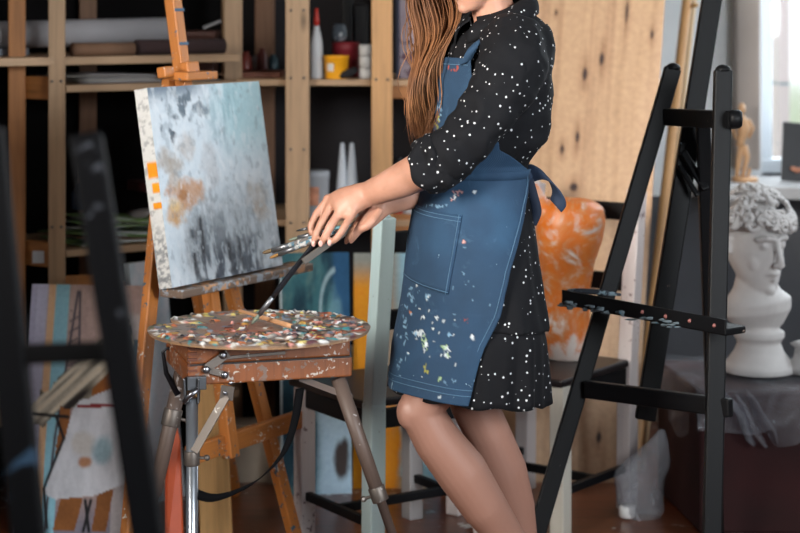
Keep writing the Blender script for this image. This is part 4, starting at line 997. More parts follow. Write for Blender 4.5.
# silver leg
p0, p1 = at(192, 398, 4.19), at(192, 640, 4.19); p1.z = 0.0
lg = rod([p0, p1.lerp(p0, .02), p1 + V((0, 0, .0))], [.0135, .0135, .012], ALU, 'leg')
collar(p0, p1, .215, .0175, .032, STEEL_D, lg, 1); collar(p0, p1, .53, .0175, .034, STEEL_D, lg, 1)
m = MB(); q = sp(.012, -.012, ZB + .008); m.bar(q - fx * .022, q + fx * .022, .03, .014, (0, 0, 1)); m.bar(p0 + V((-.016, 0, .045)), p0 + V((-.014, 0, -.012)), .005, .026, (1, 0, 0)); m.bar(p0 + V((.016, 0, .045)), p0 + V((.014, 0, -.012)), .005, .026, (1, 0, 0))
br_ = build(m, 'leg_bracket', plain('grey_steel', c(96, 98, 102), .38, .85), rs, bevel=.002)
m = MB(); m.tube([p0 + V((-.016, -.016, -.006)), p0 + V((.0, -.018, .012)), p0 + V((.016, -.016, .022))], .006, 8); build(m, 'wing_bolt', STEEL, br_)
# strap brace
m = MB(); m.bar(at(228, 386, 4.20), at(226, 400, 4.20), .030, .004, (1, 0, 0)); m.bar(at(226, 396, 4.20), at(194, 452, 4.175), .020, .004, (1, 0, .55))
b2 = build(m, 'strap_brace', STEEL_D, rs, bevel=.001)
for q in (at(231, 383, 4.195), at(225, 393, 4.195)):
    m = MB(); m.ell(q, (.005, .003, .005), 10, 6); build(m, 'rivet', STEEL, b2)
# grey-brown legs
GBW = wood('worn_leg', c(98, 82, 74), .5, .25, spots=[(60, .66, c(170, 165, 165))], knots=False)
p0, p1 = at(338, 378, 4.33), at(392, 533, 4.30); pf = ext(p0, p1)
lr = rod([p0, p0.lerp(pf, .42), p0.lerp(pf, .42), pf], [.0175, .016, .011, .010], GBW, 'leg')
collar(p0, pf, .41, .0195, .034, STEEL_D, lr, -1)
p0, p1 = at(182, 372, 4.46), at(155, 492, 4.42); pf = ext(p0, p1)
ll = rod([p0, p0.lerp(pf, .45), p0.lerp(pf, .45), pf], [.0185, .0165, .012, .010], GBW, 'leg')
collar(p0, p1, .38, .0225, .04, STEEL_D, ll, 1)
m = MB(); m.bar(at(300, 378, 4.30), at(352, 398, 4.33), .014, .004, (0, 0, 1)); build(m, 'strap_brace', GBW, rs)
m = MB()                                                   # clip at the left end of the box
q = at(168, 352, 4.44); m.tube([q + V((.010, 0, .0)), q + V((0, 0, .010)), q + V((-.012, 0, 0)), q + V((-.004, 0, -.05)), q + V((.024, 0, -.10))], [.004, .004, .004, .006, .009], 8); build(m, 'side_clip', plain('dark_clip', c(40, 40, 46), .35, .6), rs)
# carrying strap
def ribbon(pts, w, wd, nm, mt, parent, th=.002, sub=24):
    pts = [V(p) for p in pts]
    def cr(t):
        n = len(pts) - 1; k = min(int(t * n), n - 1); u = t * n - k
        a, b, c_, d = pts[max(k - 1, 0)], pts[k], pts[k + 1], pts[min(k + 2, n)]
        return .5 * ((2 * b) + (c_ - a) * u + (2 * a - 5 * b + 4 * c_ - d) * u * u + (3 * b - a - 3 * c_ + d) * u ** 3)
    wd = wd if callable(wd) else (lambda t, W=V(wd).normalized(): W)
    m = MB(); m.grid(lambda u, v: cr(u) + wd(u) * ((v - .5) * (w(u) if callable(w) else w)), sub, 2)
    return build(m, nm, mt, parent, solid=th, fixn=False)
WEB = plain('black_webbing', c(12, 12, 14), .9, spec=.1)
ribbon([at(300, 388, 4.33), at(295, 420, 4.31), at(284, 452, 4.28), at(262, 477, 4.25), at(238, 491, 4.22), at(214, 498, 4.20), at(197, 494, 4.19), at(190, 488, 4.21)], .021, lambda t: V((1 - .9 * t, .25, .15 + .6 * t)).normalized(), 'carrying_strap', WEB, rs)

# ------------------------------------------------------------------ palette crusted with paint
PC = V((px(259, 4.35), 4.36, .7365)); PA, PB = .257, .245
def prad(a):                                               # outline, with the thumb notch at the far left
    r = 1.0
    d = math.degrees(a) % 360
    if 146 < d < 178: r = 1 - .30 * math.exp(-((d - 160) / 5.5) ** 2) - .08 * (1 if 158 < d < 174 else 0)
    return r
prnd = np.random.RandomState(3)
NA, NR = 260, 84
aa, rr = np.meshgrid(2 * PI * np.arange(NA) / NA, np.linspace(0, 1, NR))
R_ = np.array([prad(a) for a in 2 * PI * np.arange(NA) / NA])[None, :] * rr
uu, vv = R_ * np.cos(aa), R_ * np.sin(aa)
im = np.ones(uu.shape + (3,)) * rgb(150, 124, 104); im = lay(im, ss(.35, .7, fbm(uu * 4 + 9, vv * 9 + 9, 3)), rgb(124, 112, 106))
im = lay(im, blob(uu + 9, vv + 9, 8.75, 9.05, .35, .35, .6, .5, 4) * .8, rgb(140, 84, 62)); im = lay(im, blob(uu + 9, vv + 9, 8.85, 8.8, .35, .08, .6, .5, 6) * .9, rgb(170, 92, 66))
hgt = np.zeros(uu.shape)
PCOL = [(238, 238, 234), (238, 238, 234), (226, 226, 230), (30, 30, 36), (30, 30, 36), (150, 48, 40), (60, 150, 160), (196, 150, 70), (214, 150, 140), (110, 124, 140), (120, 70, 48), (206, 112, 60), (44, 74, 96), (190, 184, 176), (96, 60, 70), (232, 214, 120), (90, 110, 90)]
_wb = [fbm(uu * 16 + 40, vv * 16 + 40, q, 3) - .5 for q in range(7)]; _w2 = fbm(uu * 30 + 60, vv * 30 + 60, 5) - .5
for k in range(620):
    while True:
        cu, cv = prnd.uniform(-1, 1, 2)
        rr0 = math.hypot(cu, cv)
        if rr0 < .99 and prnd.rand() < (.25 + .75 * (cu > -.1) * (rr0 > .35) + .5 * (cv < -.4) + .3 * (rr0 > .75)): break
    ru, rv = prnd.uniform(.016, .07) , prnd.uniform(.010, .034); th = prnd.uniform(0, PI)
    du, dv = uu - cu, vv - cv; d = np.sqrt(((du * math.cos(th) + dv * math.sin(th)) / ru) ** 2 + ((dv * math.cos(th) - du * math.sin(th)) / rv) ** 2) + .5 * _wb[k % 7]
    mk = 1 - ss(.75, 1.05, d); cl = np.array(c(*PCOL[prnd.randint(len(PCOL))])[:3]) * prnd.uniform(.75, 1.1)
    im = lay(im, mk * .94, cl * 1.12); hgt = np.maximum(hgt * (1 - mk * .3), mk * prnd.uniform(.001, .0075) * (1 + .5 * _w2))
hgt *= (1 - ss(.955, 1.0, rr))
m = MB(); TH = .008; nface = 0
top = [V((PC.x + PA * uu[j, i], PC.y + PB * vv[j, i], PC.z + TH + hgt[j, i])) for j in range(NR) for i in range(NA)]
m.v += top
for j in range(NR - 1):
    for i in range(NA):
        k = (i + 1) % NA; q = (j * NA + i, j * NA + k, (j + 1) * NA + k, (j + 1) * NA + i)
        m.face(q if j else (q[0], q[2], q[3]), [(uu.flat[x], vv.flat[x]) for x in (q if j else (q[0], q[2], q[3]))])
b = len(m.v); o_ = (NR - 1) * NA
for i in range(NA): m.v.append(V((PC.x + PA * .985 * uu[-1, i], PC.y + PB * .985 * vv[-1, i], PC.z)))
for i in range(NA):
    k = (i + 1) % NA; m.face((o_ + i, o_ + k, b + k, b + i), [(0, 0)] * 4, 0, False)
m.face([b + i for i in range(NA)], [(0, 0)] * NA, 0, False)
cols = np.vstack([im.reshape(-1, 3), np.ones((NA, 3)) * rgb(176, 136, 100)])
tag(build(m, 'palette', vcol('palette_paint', .38, .4, 120), colors=cols, fixn=True), 'large round palette crusted with dried paint lying on the sketch box', 'palette')

# ------------------------------------------------------------------ brushes
HANDLE_B = plain('dark_lacquer', c(26, 28, 34), .25); FERR = plain('ferrule', c(140, 142, 146), .42, .9)
def brush(tip, end, L_t=.03, L_f=.045, rt=.006, rh=.0045, hm=HANDLE_B, tm=None, label='', loc=None, group=None, nm='paint_brush', rf=None):
    tip, end = V(tip), V(end); d = (end - tip); L = d.length; d.normalize(); rf = rf or rt * .8
    r_ = thing(nm, tip, label, 'brush', group)
    m = MB(); m.tube([tip, tip + d * .006, tip + d * L_t * .6, tip + d * (L_t + .004)], [rt * .35, rt * .8, rt, rf * .95], 10, flat=.6); build(m, 'bristles', tm or plain('bristle', c(186, 160, 120), .8), r_)
    m = MB(); m.tube([tip + d * L_t, tip + d * (L_t + L_f * .5), tip + d * (L_t + L_f)], [rf, rf, rh * .95], 12); build(m, 'ferrule', FERR, r_)
    m = MB(); a = L_t + L_f; m.tube([tip + d * a, tip + d * (a + .03), tip + d * (a + (L - a) * .5), end - d * .01, end], [rh * .9, rh * 1.15, rh, rh * .6, rh * .3], 10); build(m, 'handle', hm, r_)
    return r_
PZ = PC.z + TH
TIPB = plain('greenish_bristle', c(120, 130, 116), .7)
STAIN = plain('stained_handle', c(118, 112, 110), .5, var=.3, scale=60, spots=[(40, .5, c(90, 130, 150)), (70, .58, c(206, 206, 206))])
def tipz(x, y, z):                                         # point at height z seen at pixel x, y
    Y = (H - z) * F / y; return at(x, y, Y)
brush(tipz(252, 324, PZ + .008), at(326, 228, 4.28), .03, .055, .0075, .0062, HANDLE_B, TIPB, 'long black-handled brush whose tip touches the palette, held in the near hand', rf=.0062)
brush(tipz(307, 331, PZ + .011), tipz(238, 310, PZ + .012), .035, .03, .008, .0055, wood('bare_handle', c(200, 150, 110), .5), plain('dark_bristle', c(70, 66, 64), .8), 'brush with a bare wooden handle lying on the palette')
brush(at(263, 253, 4.42), at(338, 231, 4.30), .03, .05, .0085, .0065, STAIN, plain('brown_bristle', c(104, 86, 62), .8), 'stained silver brush, uppermost of the bundle pointing at the canvas')
brush(at(270, 258, 4.40), at(342, 229, 4.28), .03, .05, .007, .006, STAIN, plain('ochre_bristle', c(150, 110, 60), .8), 'darker brush just under the uppermost one, pointing at the canvas')
brush(at(296, 231, 4.36), at(336, 222, 4.32), .012, .02, .004, .0045, plain('red_brown_handle', c(80, 40, 32), .4), HANDLE_B, 'short red-brown brush sticking out above the bundle in the near hand')
brush(at(289, 240, 4.37), at(350, 225, 4.30), .025, .04, .006, .006, plain('teal_handle', c(86, 130, 140), .4, var=.3, scale=50), TIPB, 'teal-stained brush in the middle of the bundle')
m = MB(); p, q = at(303, 262, 4.27), at(363, 219, 4.335)
m.bar(p, q, .016, .007, (0, 0, 1)); tag(build(m, 'mixing_stick', wood('grey_stick', c(84, 78, 72), .5, .2, spots=[(50, .66, c(150, 136, 136))], knots=False), bevel=.002), 'flat grey wooden mixing stick held between the two hands', 'stick')
# ------------------------------------------------------------------ the woman
WY = 4.4; KS = WY / F / .002435; PXM = WY / F               # size of a photo pixel at her distance
fd = V((-.866, -.5, 0)); ld = V((.5, -.866, 0))              # where she faces, and her near (left) side
def skin_mat():
    t = NT('skin'); v = t.coord('Object'); n = t.noise(v, 14, 5, .6)
    cc = t.ramp(n, [(.3, c(172, 124, 102)), (.55, c(186, 138, 116)), (.75, c(194, 146, 126))])
    t.b.inputs['Subsurface Weight'].default_value = .12; t.b.inputs['Subsurface Radius'].default_value = (.012, .005, .003)
    t.bump(t.noise(v, 120, 3), .06, .001)
    return t.fin(cc, .5)
SKIN = skin_mat()
wo = thing('person', (px(475, WY), WY, 0), 'woman in a paint-spattered blue apron and black dotted dress, leaning in to dip brushes', 'person')
def W(x, y, d=0.0): return at(x, y, WY + d)
B = MB()
# torso, neck
def ring(cx, py, a, b, n=32, dz=0.0):
    C = at(cx, py, WY)
    return [C + ld * (a * KS * math.sin(t)) + fd * (b * KS * math.cos(t)) + V((0, 0, dz)) for t in (2 * PI * i / n for i in range(n))]
B.loft([ring(*q) for q in ((497, 10, .05, .05), (499, 22, .065, .055), (500, 36, .13, .08), (496, 60, .155, .098), (492, 100, .145, .10), (484, 140, .125, .09), (475, 170, .118, .088), (474, 210, .145, .105), (474, 255, .165, .115), (475, 285, .15, .11))])
B.tube([W(498, 24, .0), W(492, 6, -.01), W(486, -22, -.02)], [.056, .049, .050], 18)
hdir = V((-.82, -.45, -.30)).normalized(); hup = V((0, 0, 1)); hup = (hup - hdir * hup.dot(hdir)).normalized(); hs = hdir.cross(hup)
HC = W(479, -46, -.03)
def hp(f, s, u): return HC + hdir * f + hs * s + hup * u
prof = [(-.118, .060, .012, .014), (-.110, .052, .030, .030), (-.09, .036, .050, .046), (-.068, .020, .068, .056), (-.04, .006, .083, .064), (-.005, -.004, .093, .070), (.03, -.010, .096, .073), (.065, -.014, .088, .068), (.09, -.016, .068, .054), (.108, -.018, .042, .034), (.116, -.018, .014, .012)]
B.loft([[hp(cf + rf * math.cos(a), w * math.sin(a), u) for a in (2 * PI * i / 28 for i in range(28))] for u, cf, rf, w in prof])
B.tube([hp(.086, 0, .03), hp(.097, 0, .0), hp(.110, 0, -.022), hp(.106, 0, -.034), hp(.088, 0, -.037)], [.007, .008, .011, .010, .005], 10)
for s in (-1, 1):
    B.ell(hp(.104, .010 * s, -.033), (.007,) * 3, 8, 6); B.ell(hp(.055, .036 * s, -.038), (.022, .022, .026), 10, 8)
    B.tube([hp(.086, .010 * s, .030), hp(.082, .032 * s, .034), hp(.062, .052 * s, .024)], [.006, .008, .005], 8)
    B.tube([hp(-.008, .070 * s, .02), hp(-.02, .077 * s, .005), hp(-.010, .072 * s, -.026)], [.008, .011, .007], 8)
B.ell(hp(.076, 0, -.106), (.016, .016, .014), 10, 7)
# near arm
E_, Wr = W(444, 160, -.20), W(368, 194, -.10)
B.tube([W(505, 46, -.04), W(512, 60, -.12), W(500, 90, -.165), W(474, 128, -.19), E_, W(424, 169, -.185), W(402, 180, -.15), W(383, 188, -.125), Wr, W(356, 196, -.095)],
       [.045, .045, .040, .038, .038, .044, .040, .0335, .029, .028], 20)
# hand: palm slab from wrist to the knuckles, then fingers
palm = MB()
def elr(c_, ax, wd, r1, r2, n=18):
    ax = V(ax).normalized(); wd = V(wd); wd = (wd - ax * wd.dot(ax)).normalized(); th = ax.cross(wd)
    return [V(c_) + wd * (r1 * math.cos(a)) + th * (r2 * math.sin(a)) for a in (2 * PI * i / n for i in range(n))]
KI, KM, KR, KP = W(327, 201, -.072), W(333, 202, -.085), W(343, 206, -.105), W(352, 214, -.122)
wv = (KP - KI)
pc = [(Wr, .031, .025), (W(358, 197, -.098), .035, .027), (W(348, 201, -.097), .040, .027), (W(338, 206, -.096), .041, .022), (W(334, 208, -.095), .036, .016)]
B.loft([elr(p, V((-.8, 0, -.5)), wv, a, b) for p, a, b in pc])
def finger(pts, r0): B.tube(pts, [r0 * k for k in (1.12, 1.12, .98, 1.02, .9, .74, .4)][:len(pts)] if len(pts) == 7 else r0, 12)
def fing(k, a, b, tip, r):
    k, a, b, tip = V(k), V(a), V(b), V(tip); w0 = k.lerp(Wr, .45)
    B.tube([w0, k, k.lerp(a, .5), a, a.lerp(b, .5), b, b.lerp(tip, .6), tip], [r * .9, r * 1.18, r * 1.0, r * 1.06, r * .95, r * .96, r * .84, r * .48], 12)
FR = .0102
for q in (KI, KM, KR, KP): B.ell(V(q) + V((.002, -.003, .007)), (.0115, .0115, .0095), 12, 8)
B.ell(W(345, 215, -.108), (.015, .015, .012), 12, 8)
B.ell(W(374, 187, -.135), (.013, .011, .010), 12, 8)
fing(KI, W(317, 214, -.08), W(311, 226, -.09), W(312, 236, -.098), FR)
fing(KM, W(322, 223, -.108), W(316, 235, -.115), W(314, 245, -.112), FR * 1.04)
fing(KR, W(330, 227, -.135), W(325, 237, -.136), W(321, 245, -.128), FR * 1.0)
fing(KP, W(342, 231, -.15), W(336, 239, -.15), W(330, 243, -.142), FR * .86)
B.tube([W(352, 204, -.075), W(338, 213, -.055), W(326, 224, -.06), W(319, 236, -.075)], [.016, .0145, .012, .007], 12)       # thumb, on the far side
# far arm and hand
WrF = W(388, 203, -.03)
B.tube([W(470, 44, .08), W(462, 54, .14), W(455, 100, .14), W(450, 150, .10), W(446, 178, .07), W(420, 192, .02), WrF, W(378, 206, -.045)], [.048, .052, .048, .042, .042, .036, .027, .026], 18)
pf = [(WrF, .026, .022), (W(380, 206, -.045), .030, .023), (W(371, 212, -.055), .034, .022), (W(363, 219, -.06), .033, .017)]
B.loft([elr(p, V((-.7, 0, -.6)), V((.5, -.5, -.7)), a, b) for p, a, b in pf])
def fing2(pts, r): B.tube([V(p) for p in pts], [r * 1.15, r * 1.1, r * 1.05, r * .9, r * .5], 12)
fing2([W(376, 208, -.075), W(366, 219, -.095), W(360, 228, -.105), W(354, 236, -.105), W(350, 243, -.098)], .0105)
fing2([W(373, 210, -.06), W(361, 220, -.075), W(354, 230, -.082), W(349, 237, -.082), W(345, 244, -.076)], .0100)
fing2([W(372, 212, -.04), W(360, 221, -.04), W(352, 229, -.03), W(348, 236, -.03), W(347, 240, -.035)], .0095)
fing2([W(374, 212, -.02), W(364, 222, -.012), W(356, 229, -.006), W(352, 235, -.012), W(352, 239, -.02)], .0085)
fing2([W(380, 210, -.085), W(372, 221, -.11), W(367, 226, -.115), W(361, 229, -.112), W(357, 230, -.105)], .0100)     # far thumb
# legs
HN, HF = W(492, 270, -.08), W(458, 270, .07)
KNn, KNf = W(421, 411, -.085), W(474, 405, .07)
AN = W(534, 574, .02); AF = W(527, 590, .14)
B.tube([HN, HN.lerp(KNn, .45), HN.lerp(KNn, .8), KNn, W(437, 440, -.08), W(462, 472, -.06), W(484, 506, -.04), W(510, 542, 0), AN], [.088, .078, .064, .056, .054, .0595, .053, .040, .033], 22)
B.ell(W(411, 412, -.10), (.034, .034, .042), 14, 10)
B.tube([HF, HF.lerp(KNf, .45), HF.lerp(KNf, .8), KNf, W(489, 436, .08), W(503, 470, .10), W(514, 506, .12), W(522, 545, .13), AF], [.088, .077, .064, .056, .054, .057, .050, .039, .033], 22)
toes = []
for A, dy in ((AN, .0), (AF, .0)):
    t0 = V((A.x - .12, A.y - .05, .035)); toes.append((A, t0))
    B.tube([A, V((A.x - .02, A.y - .01, A.z * .55)), t0, t0 + V((-.06, -.03, -.012))], [.034, .036, .034, .018], 14)
LEG_TONE = plain('lower_leg_tone', c(160, 118, 102), .45, var=.03)  # darker, browner tone for the lower legs
body = build(B, 'body', SKIN, wo); remesh(body, .0043, 3, .5); body.data.materials.append(LEG_TONE)
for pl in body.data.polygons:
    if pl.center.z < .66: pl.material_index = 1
# nails and lips, eyes
NAIL = plain('nail', c(226, 176, 164), .25, var=.03)
m = MB()
for p, a in ((W(313.5, 243.5, -.122), V((-.2, -.5, -.8))), (W(320.5, 243.5, -.139), V((-.3, -.5, -.7))), (W(329.5, 242.5, -.150), V((-.5, -.4, -.6)))):
    m.ell(p, (.0052, .0035, .0078), 10, 6)
build(m, 'fingernail', NAIL, body)
m = MB(); m.tube([hp(.078, -.024, -.064), hp(.093, -.010, -.060), hp(.096, 0, -.062), hp(.093, .010, -.060), hp(.078, .024, -.064)], [.003, .006, .006, .006, .003], 8); m.tube([hp(.078, -.020, -.070), hp(.094, 0, -.074), hp(.078, .020, -.070)], [.003, .007, .003], 8)
build(m, 'lips', plain('lip', c(176, 92, 88), .4), body)
for s in (-1, 1):
    m = MB(); m.ell(hp(.078, .030 * s, .010), (.0125,) * 3, 14, 10); e_ = build(m, 'eye', plain('eye_white', c(220, 216, 212), .2), body)
    m = MB(); m.ell(hp(.0885, .0305 * s, .008), (.0045,) * 3, 10, 6); build(m, 'iris', plain('iris', c(60, 40, 26), .2), e_)
SHOE = plain('black_shoe', c(20, 20, 22), .4)
for A, t0 in toes:
    m = MB(); m.tube([A + V((.012, .006, -.03)), V((A.x - .02, A.y - .01, A.z * .5)), t0 + V((0, 0, .004)), t0 + V((-.07, -.035, -.012))], [.036, .042, .042, .022], 16)
    m.bar(V((A.x + .012, A.y + .006, .0)), A + V((.012, .006, -.03)), .03, .03, (1, 0, 0)); build(m, 'shoe', SHOE, wo)

# dress: bodice, sleeves and two-tiered skirt
DOTS = NT('dotted_fabric')
v = DOTS.coord('Object'); vo = DOTS.new('ShaderNodeTexVoronoi', Scale=62.0); vo.inputs['Randomness'].default_value = .9; DOTS.link(v, vo.inputs['Vector'])
n_ = DOTS.noise(v, 110, 2)
dd = DOTS.math('ADD', vo.outputs['Distance'], DOTS.math('MULTIPLY', DOTS.math('SUBTRACT', n_, .5), .16))
k_ = DOTS.ramp(dd, [(.135, W1), (.165, K0)])
DOTS.bump(DOTS.noise(v, 260, 2), .15, .001)
DOTS = DOTS.fin(DOTS.mix(k_, c(14, 15, 19), c(205, 205, 208)), .85, 0, .25)
DR = [(14, 497, .064, .060), (24, 500, .105, .082), (34, 501, .150, .098), (48, 500, .168, .108), (80, 495, .170, .122), (112, 493, .168, .122), (138, 490, .166, .120), (152, 483, .150, .112), (162, 478, .138, .107), (174, 475, .138, .108), (200, 475, .158, .122), (240, 475, .178, .136), (280, 475, .195, .146), (322, 475, .215, .156)]
def interp(tab, y):
    if y <= tab[0][0]: return tab[0][1:]
    for p, q in zip(tab, tab[1:]):
        if y <= q[0]:
            t = (y - p[0]) / (q[0] - p[0]); t = t * t * (3 - 2 * t) if False else t
            return tuple(a + (b - a) * t for a, b in zip(p[1:], q[1:]))
    return tab[-1][1:]
def angd(t): return (t + PI) % (2 * PI) - PI
def dress_pt(th, y, off=0.0, fold=0.0):
    cx, a, b = interp(DR, y)
    back = 1 - math.exp(-max(0, abs(angd(th)) - .7) ** 2 * 2.5)   # folds mostly at the sides and back
    k = 1 + fold * back * (.6 * math.sin(9 * th + .02 * y) + .4 * math.sin(15 * th + 1.3 - .03 * y))
    C = at(cx, y, WY); wr_ = .004 * mnoise.noise(V((th * 3, y * .05, 3))) * (1 if y < 190 else .4)
    if y < 48: C.z -= .032 * math.cos(th) * (48 - y) / 34
    return C + ld * ((a * KS * k + off + wr_) * math.sin(th)) + fd * ((b * KS * k + off + wr_) * math.cos(th))
G = MB(); NTH = 96
ys = [14, 20, 27, 34, 41, 48, 60, 72, 84, 96, 108, 120, 130, 138, 145, 152, 157, 162, 168, 174, 186, 200, 215, 230, 245, 260, 275, 290, 305, 322]
tilt = lambda th: .012 * KS * -math.cos(th)
G.loft([[dress_pt(2 * PI * i / NTH, y, .0, .045 * max(0, (y - 175) / 147)) - V((0, 0, max(0, (y - 240) / 80) * tilt(2 * PI * i / NTH) * 1.0)) for i in range(NTH)] for y in ys])
SL = [(W(497, 34, .0), .055), (W(513, 47, -.085), .084), (W(513, 64, -.135), .082), (W(502, 88, -.165), .074), (W(485, 115, -.185), .065), (W(466, 140, -.195), .060), (W(446, 158, -.198), .058), (W(436, 164, -.194), .056)]
SLp = []
for i in range(len(SL) - 1):
    for k in range(4):
        t = k / 4; SLp.append((SL[i][0].lerp(SL[i + 1][0], t), (SL[i][1] + (SL[i + 1][1] - SL[i][1]) * t) * KS * 1.0 + .0035 * math.sin((i * 4 + k) * 1.7) * (i > 2)))
G.tube([p for p, r in SLp], [r for p, r in SLp], 26)
G.tube([W(480, 36, .06), W(462, 50, .13), W(456, 90, .14), W(450, 140, .11), W(446, 170, .08), W(436, 182, .05)], [.05, .068, .062, .056, .052, .05], 20)
dress = build(G, 'dress', DOTS, wo); remesh(dress, .0055, 3, .5)
_o = world_org(wo)
def crease(q):                                             # soft pulled creases across sleeve and bodice
    a = mnoise.noise(V((q.x * 16 + q.z * 14, q.y * 10, q.z * 22 - q.x * 20))); b_ = 1 - abs(mnoise.noise(V((q.x * 9 - q.z * 13, q.y * 9, q.z * 9 + q.x * 16)))) * 2
    return .0055 * a + .0065 * b_
for vx in dress.data.vertices:
    q = vx.co + _o
    if q.z > 1.05: vx.co += vx.normal * crease(q) * (1 if q.z < 1.44 else .4)
dress.data.update()
# lower tier, gathered under the upper one
LT = [(312, 473, .196, .142), (330, 472, .214, .154), (360, 470, .214, .172), (398, 468, .216, .185)]
def low_pt(th, y, s=0):
    cx, a, b = interp(LT, y); q = (y - 312) / 86
    k = 1 + (.012 + .05 * q) * (.6 * math.sin(11 * th + 1) + .4 * math.sin(19 * th)) * (.35 + .65 * (1 - math.exp(-max(0, abs(angd(th - .2)) - .5) ** 2 * 3)))
    C = at(cx, y, WY); return C + ld * (a * KS * k * math.sin(th)) + fd * (b * KS * k * math.cos(th)) + V((0, 0, -q * .030 * -math.cos(th) * .55 + .004 * q * math.sin(11 * th)))
G = MB(); G.loft([[low_pt(2 * PI * i / 140, y) for i in range(140)] for y in (312, 318, 325, 333, 342, 352, 362, 372, 382, 388, 394)], cap=False)
build(G, 'skirt_tier', DOTS, wo, solid=.0025, fixn=True)
# rolled cuffs
def cuff(c0, c1, r, parent=wo):
    c0, c1 = V(c0), V(c1); ax = (c1 - c0).normalized(); up_ = V((0, 0, 1)); s1 = ax.cross(up_).normalized(); s2 = s1.cross(ax)
    rings = []
    for q, k in ((0, .86), (.0, 1.0), (.16, 1.10), (.40, 1.09), (.46, 1.02), (.55, 1.12), (.85, 1.13), (1.0, 1.04), (1.0, .86), (.4, .80)):
        rings.append([c0.lerp(c1, q) + (s1 * math.cos(a) + s2 * math.sin(a)) * (r * k * (1 + .07 * math.sin(3 * a + q * 5) + .05 * math.sin(5 * a - q * 7 + 1) + .04 * math.sin(9 * a + q * 12))) + ax * (.008 * math.sin(2 * a + 1) + .004 * math.sin(6 * a)) for a in (2 * PI * i / 40 for i in range(40))])
    G = MB(); G.loft(rings, cap=False); return build(G, 'cuff', DOTS, parent, subsurf=1)
cuff(W(447, 157, -.198), W(421, 172, -.180), .059)
cuff(W(440, 180, .055), W(428, 187, .03), .044)
# collar
G = MB()
def colp(u, v):                                            # stand, fold over, and two pointed leaves
    th = math.radians(14 + 332 * u); fr = abs(angd(th)); tip = max(0, 1 - fr / 1.1)
    if v < .35: q = v / .35; rr, zz = .060 + .004 * q, -.004 + .030 * q
    else: q = (v - .35) / .65; rr, zz = .064 + .034 * q + .012 * math.sin(PI * q), .026 + .006 * math.sin(PI * q) - (.040 + .030 * tip) * q
    C = at(497.5, 16, WY); C.z += zz - .034 * math.cos(th) * (1 - .2 * q)
    return C + ld * (rr * 1.05 * KS * math.sin(th)) + fd * ((rr + .012 * tip * q) * KS * math.cos(th))
G.grid(colp, 60, 12)
build(G, 'collar', DOTS, wo, solid=.003, fixn=False)

# apron
def denim(name, stained):
    DEN = NT(name); v = DEN.coord('Object')
    n1 = DEN.noise(v, 5, 4); base = DEN.ramp(n1, [(.3, c(16, 43, 66)), (.55, c(22, 54, 82)), (.75, c(34, 72, 102))])
    uvv = DEN.coord('UV', (1, 1, 1)); wv_ = DEN.new('ShaderNodeTexWave', Scale=260.0); wv_.inputs['Distortion'].default_value = 1.5; wv_.bands_direction = 'DIAGONAL'; DEN.link(uvv, wv_.inputs['Vector'])
    base = DEN.mix(.12, base, DEN.ramp(wv_.outputs['Fac'], [(0, c(30, 50, 70)), (1, c(90, 120, 150))]))
    g = DEN.new('ShaderNodeSeparateXYZ'); DEN.link(v, g.inputs[0])
    zone = DEN.ramp(g.outputs['Z'], [(.50, W1), (.86, mul(W1, .75)), (1.0, mul(W1, .45)), (1.02, mul(W1, .25)), (1.5, mul(W1, .2))])
    def spat(col, sc, th, fc, seed):
        f = DEN.noise(v, sc, 3, .6, .7); cl = DEN.noise(DEN.coord('Object', (1.0, 1.0, .8)), 7 + seed, 3)
        k = DEN.math('MULTIPLY', DEN.math('MULTIPLY', f, DEN.math('ADD', cl, .45)), DEN.math('ADD', DEN.math('MULTIPLY', zone, .16), .86))
        return DEN.mix(DEN.ramp(k, [(th, K0), (th + .022, W1)]), col, fc)
    base = spat(base, 60, .72, c(150, 176, 190), 0)
    sat = DEN.new('ShaderNodeAttribute'); sat.attribute_name = 'Stain'
    base = DEN.mix(DEN.ramp(DEN.noise(v, 16, 5, .7, 1.0), [(.60, K0), (.74, mul(W1, .45))]), base, c(70, 104, 130))
    if stained: base = DEN.mix(sat.outputs['Alpha'], base, sat.outputs['Color'])
    DEN.bump(wv_.outputs['Fac'], .2, .0006)
    return DEN.fin(base, .85)
DENM, DENP = denim('denim', True), denim('plain_denim', False)
AT = [(57, -52, 20), (70, -54, 24), (90, -57, 33), (120, -62, 45), (145, -74, 62), (158, -92, 95), (168, -104, 122), (176, -108, 126), (200, -108, 106), (230, -104, 92), (260, -98, 80), (330, -84, 61), (390, -74, 53)]
def ap_surf(th, y, off):
    if y <= 300: p = dress_pt(th, y, off)
    else:
        cx, a, b = interp([(300, 475, .205, .151), (345, 472, .200, .174), (395, 472, .196, .188)], y); C = at(cx, y, WY)
        wv = .006 * (y - 300) / 95 * math.sin(3.2 * th + .6)
        p = C + ld * ((a * KS + off + wv) * math.sin(th)) + fd * ((b * KS + off + wv) * math.cos(th))
    return p
def ap(u, v, off=.013):
    y = 57 + (383 - 57) * v; t0, t1 = interp(AT, y); th = math.radians(t0 + (t1 - t0) * u)
    sag = -.010 * v * v * max(0, math.sin(th)) if v > .7 else 0
    return ap_surf(th, y, off + .006 * max(0, v - .75) / .25) + V((0, 0, sag + .003 * math.sin(th * 5) * (v > .95)))
G = MB(); G.grid(ap, 110, 250)
apron = build(G, 'apron', DENM, wo, solid=.003, fixn=False)
_wv = np.array([tuple(V(p)) for p in G.v]); sx_, sy_ = 400 + _wv[:, 0] / _wv[:, 1] * F, (H - _wv[:, 2]) / _wv[:, 1] * F
scol = np.zeros((len(_wv), 4)); srn = np.random.RandomState(8)
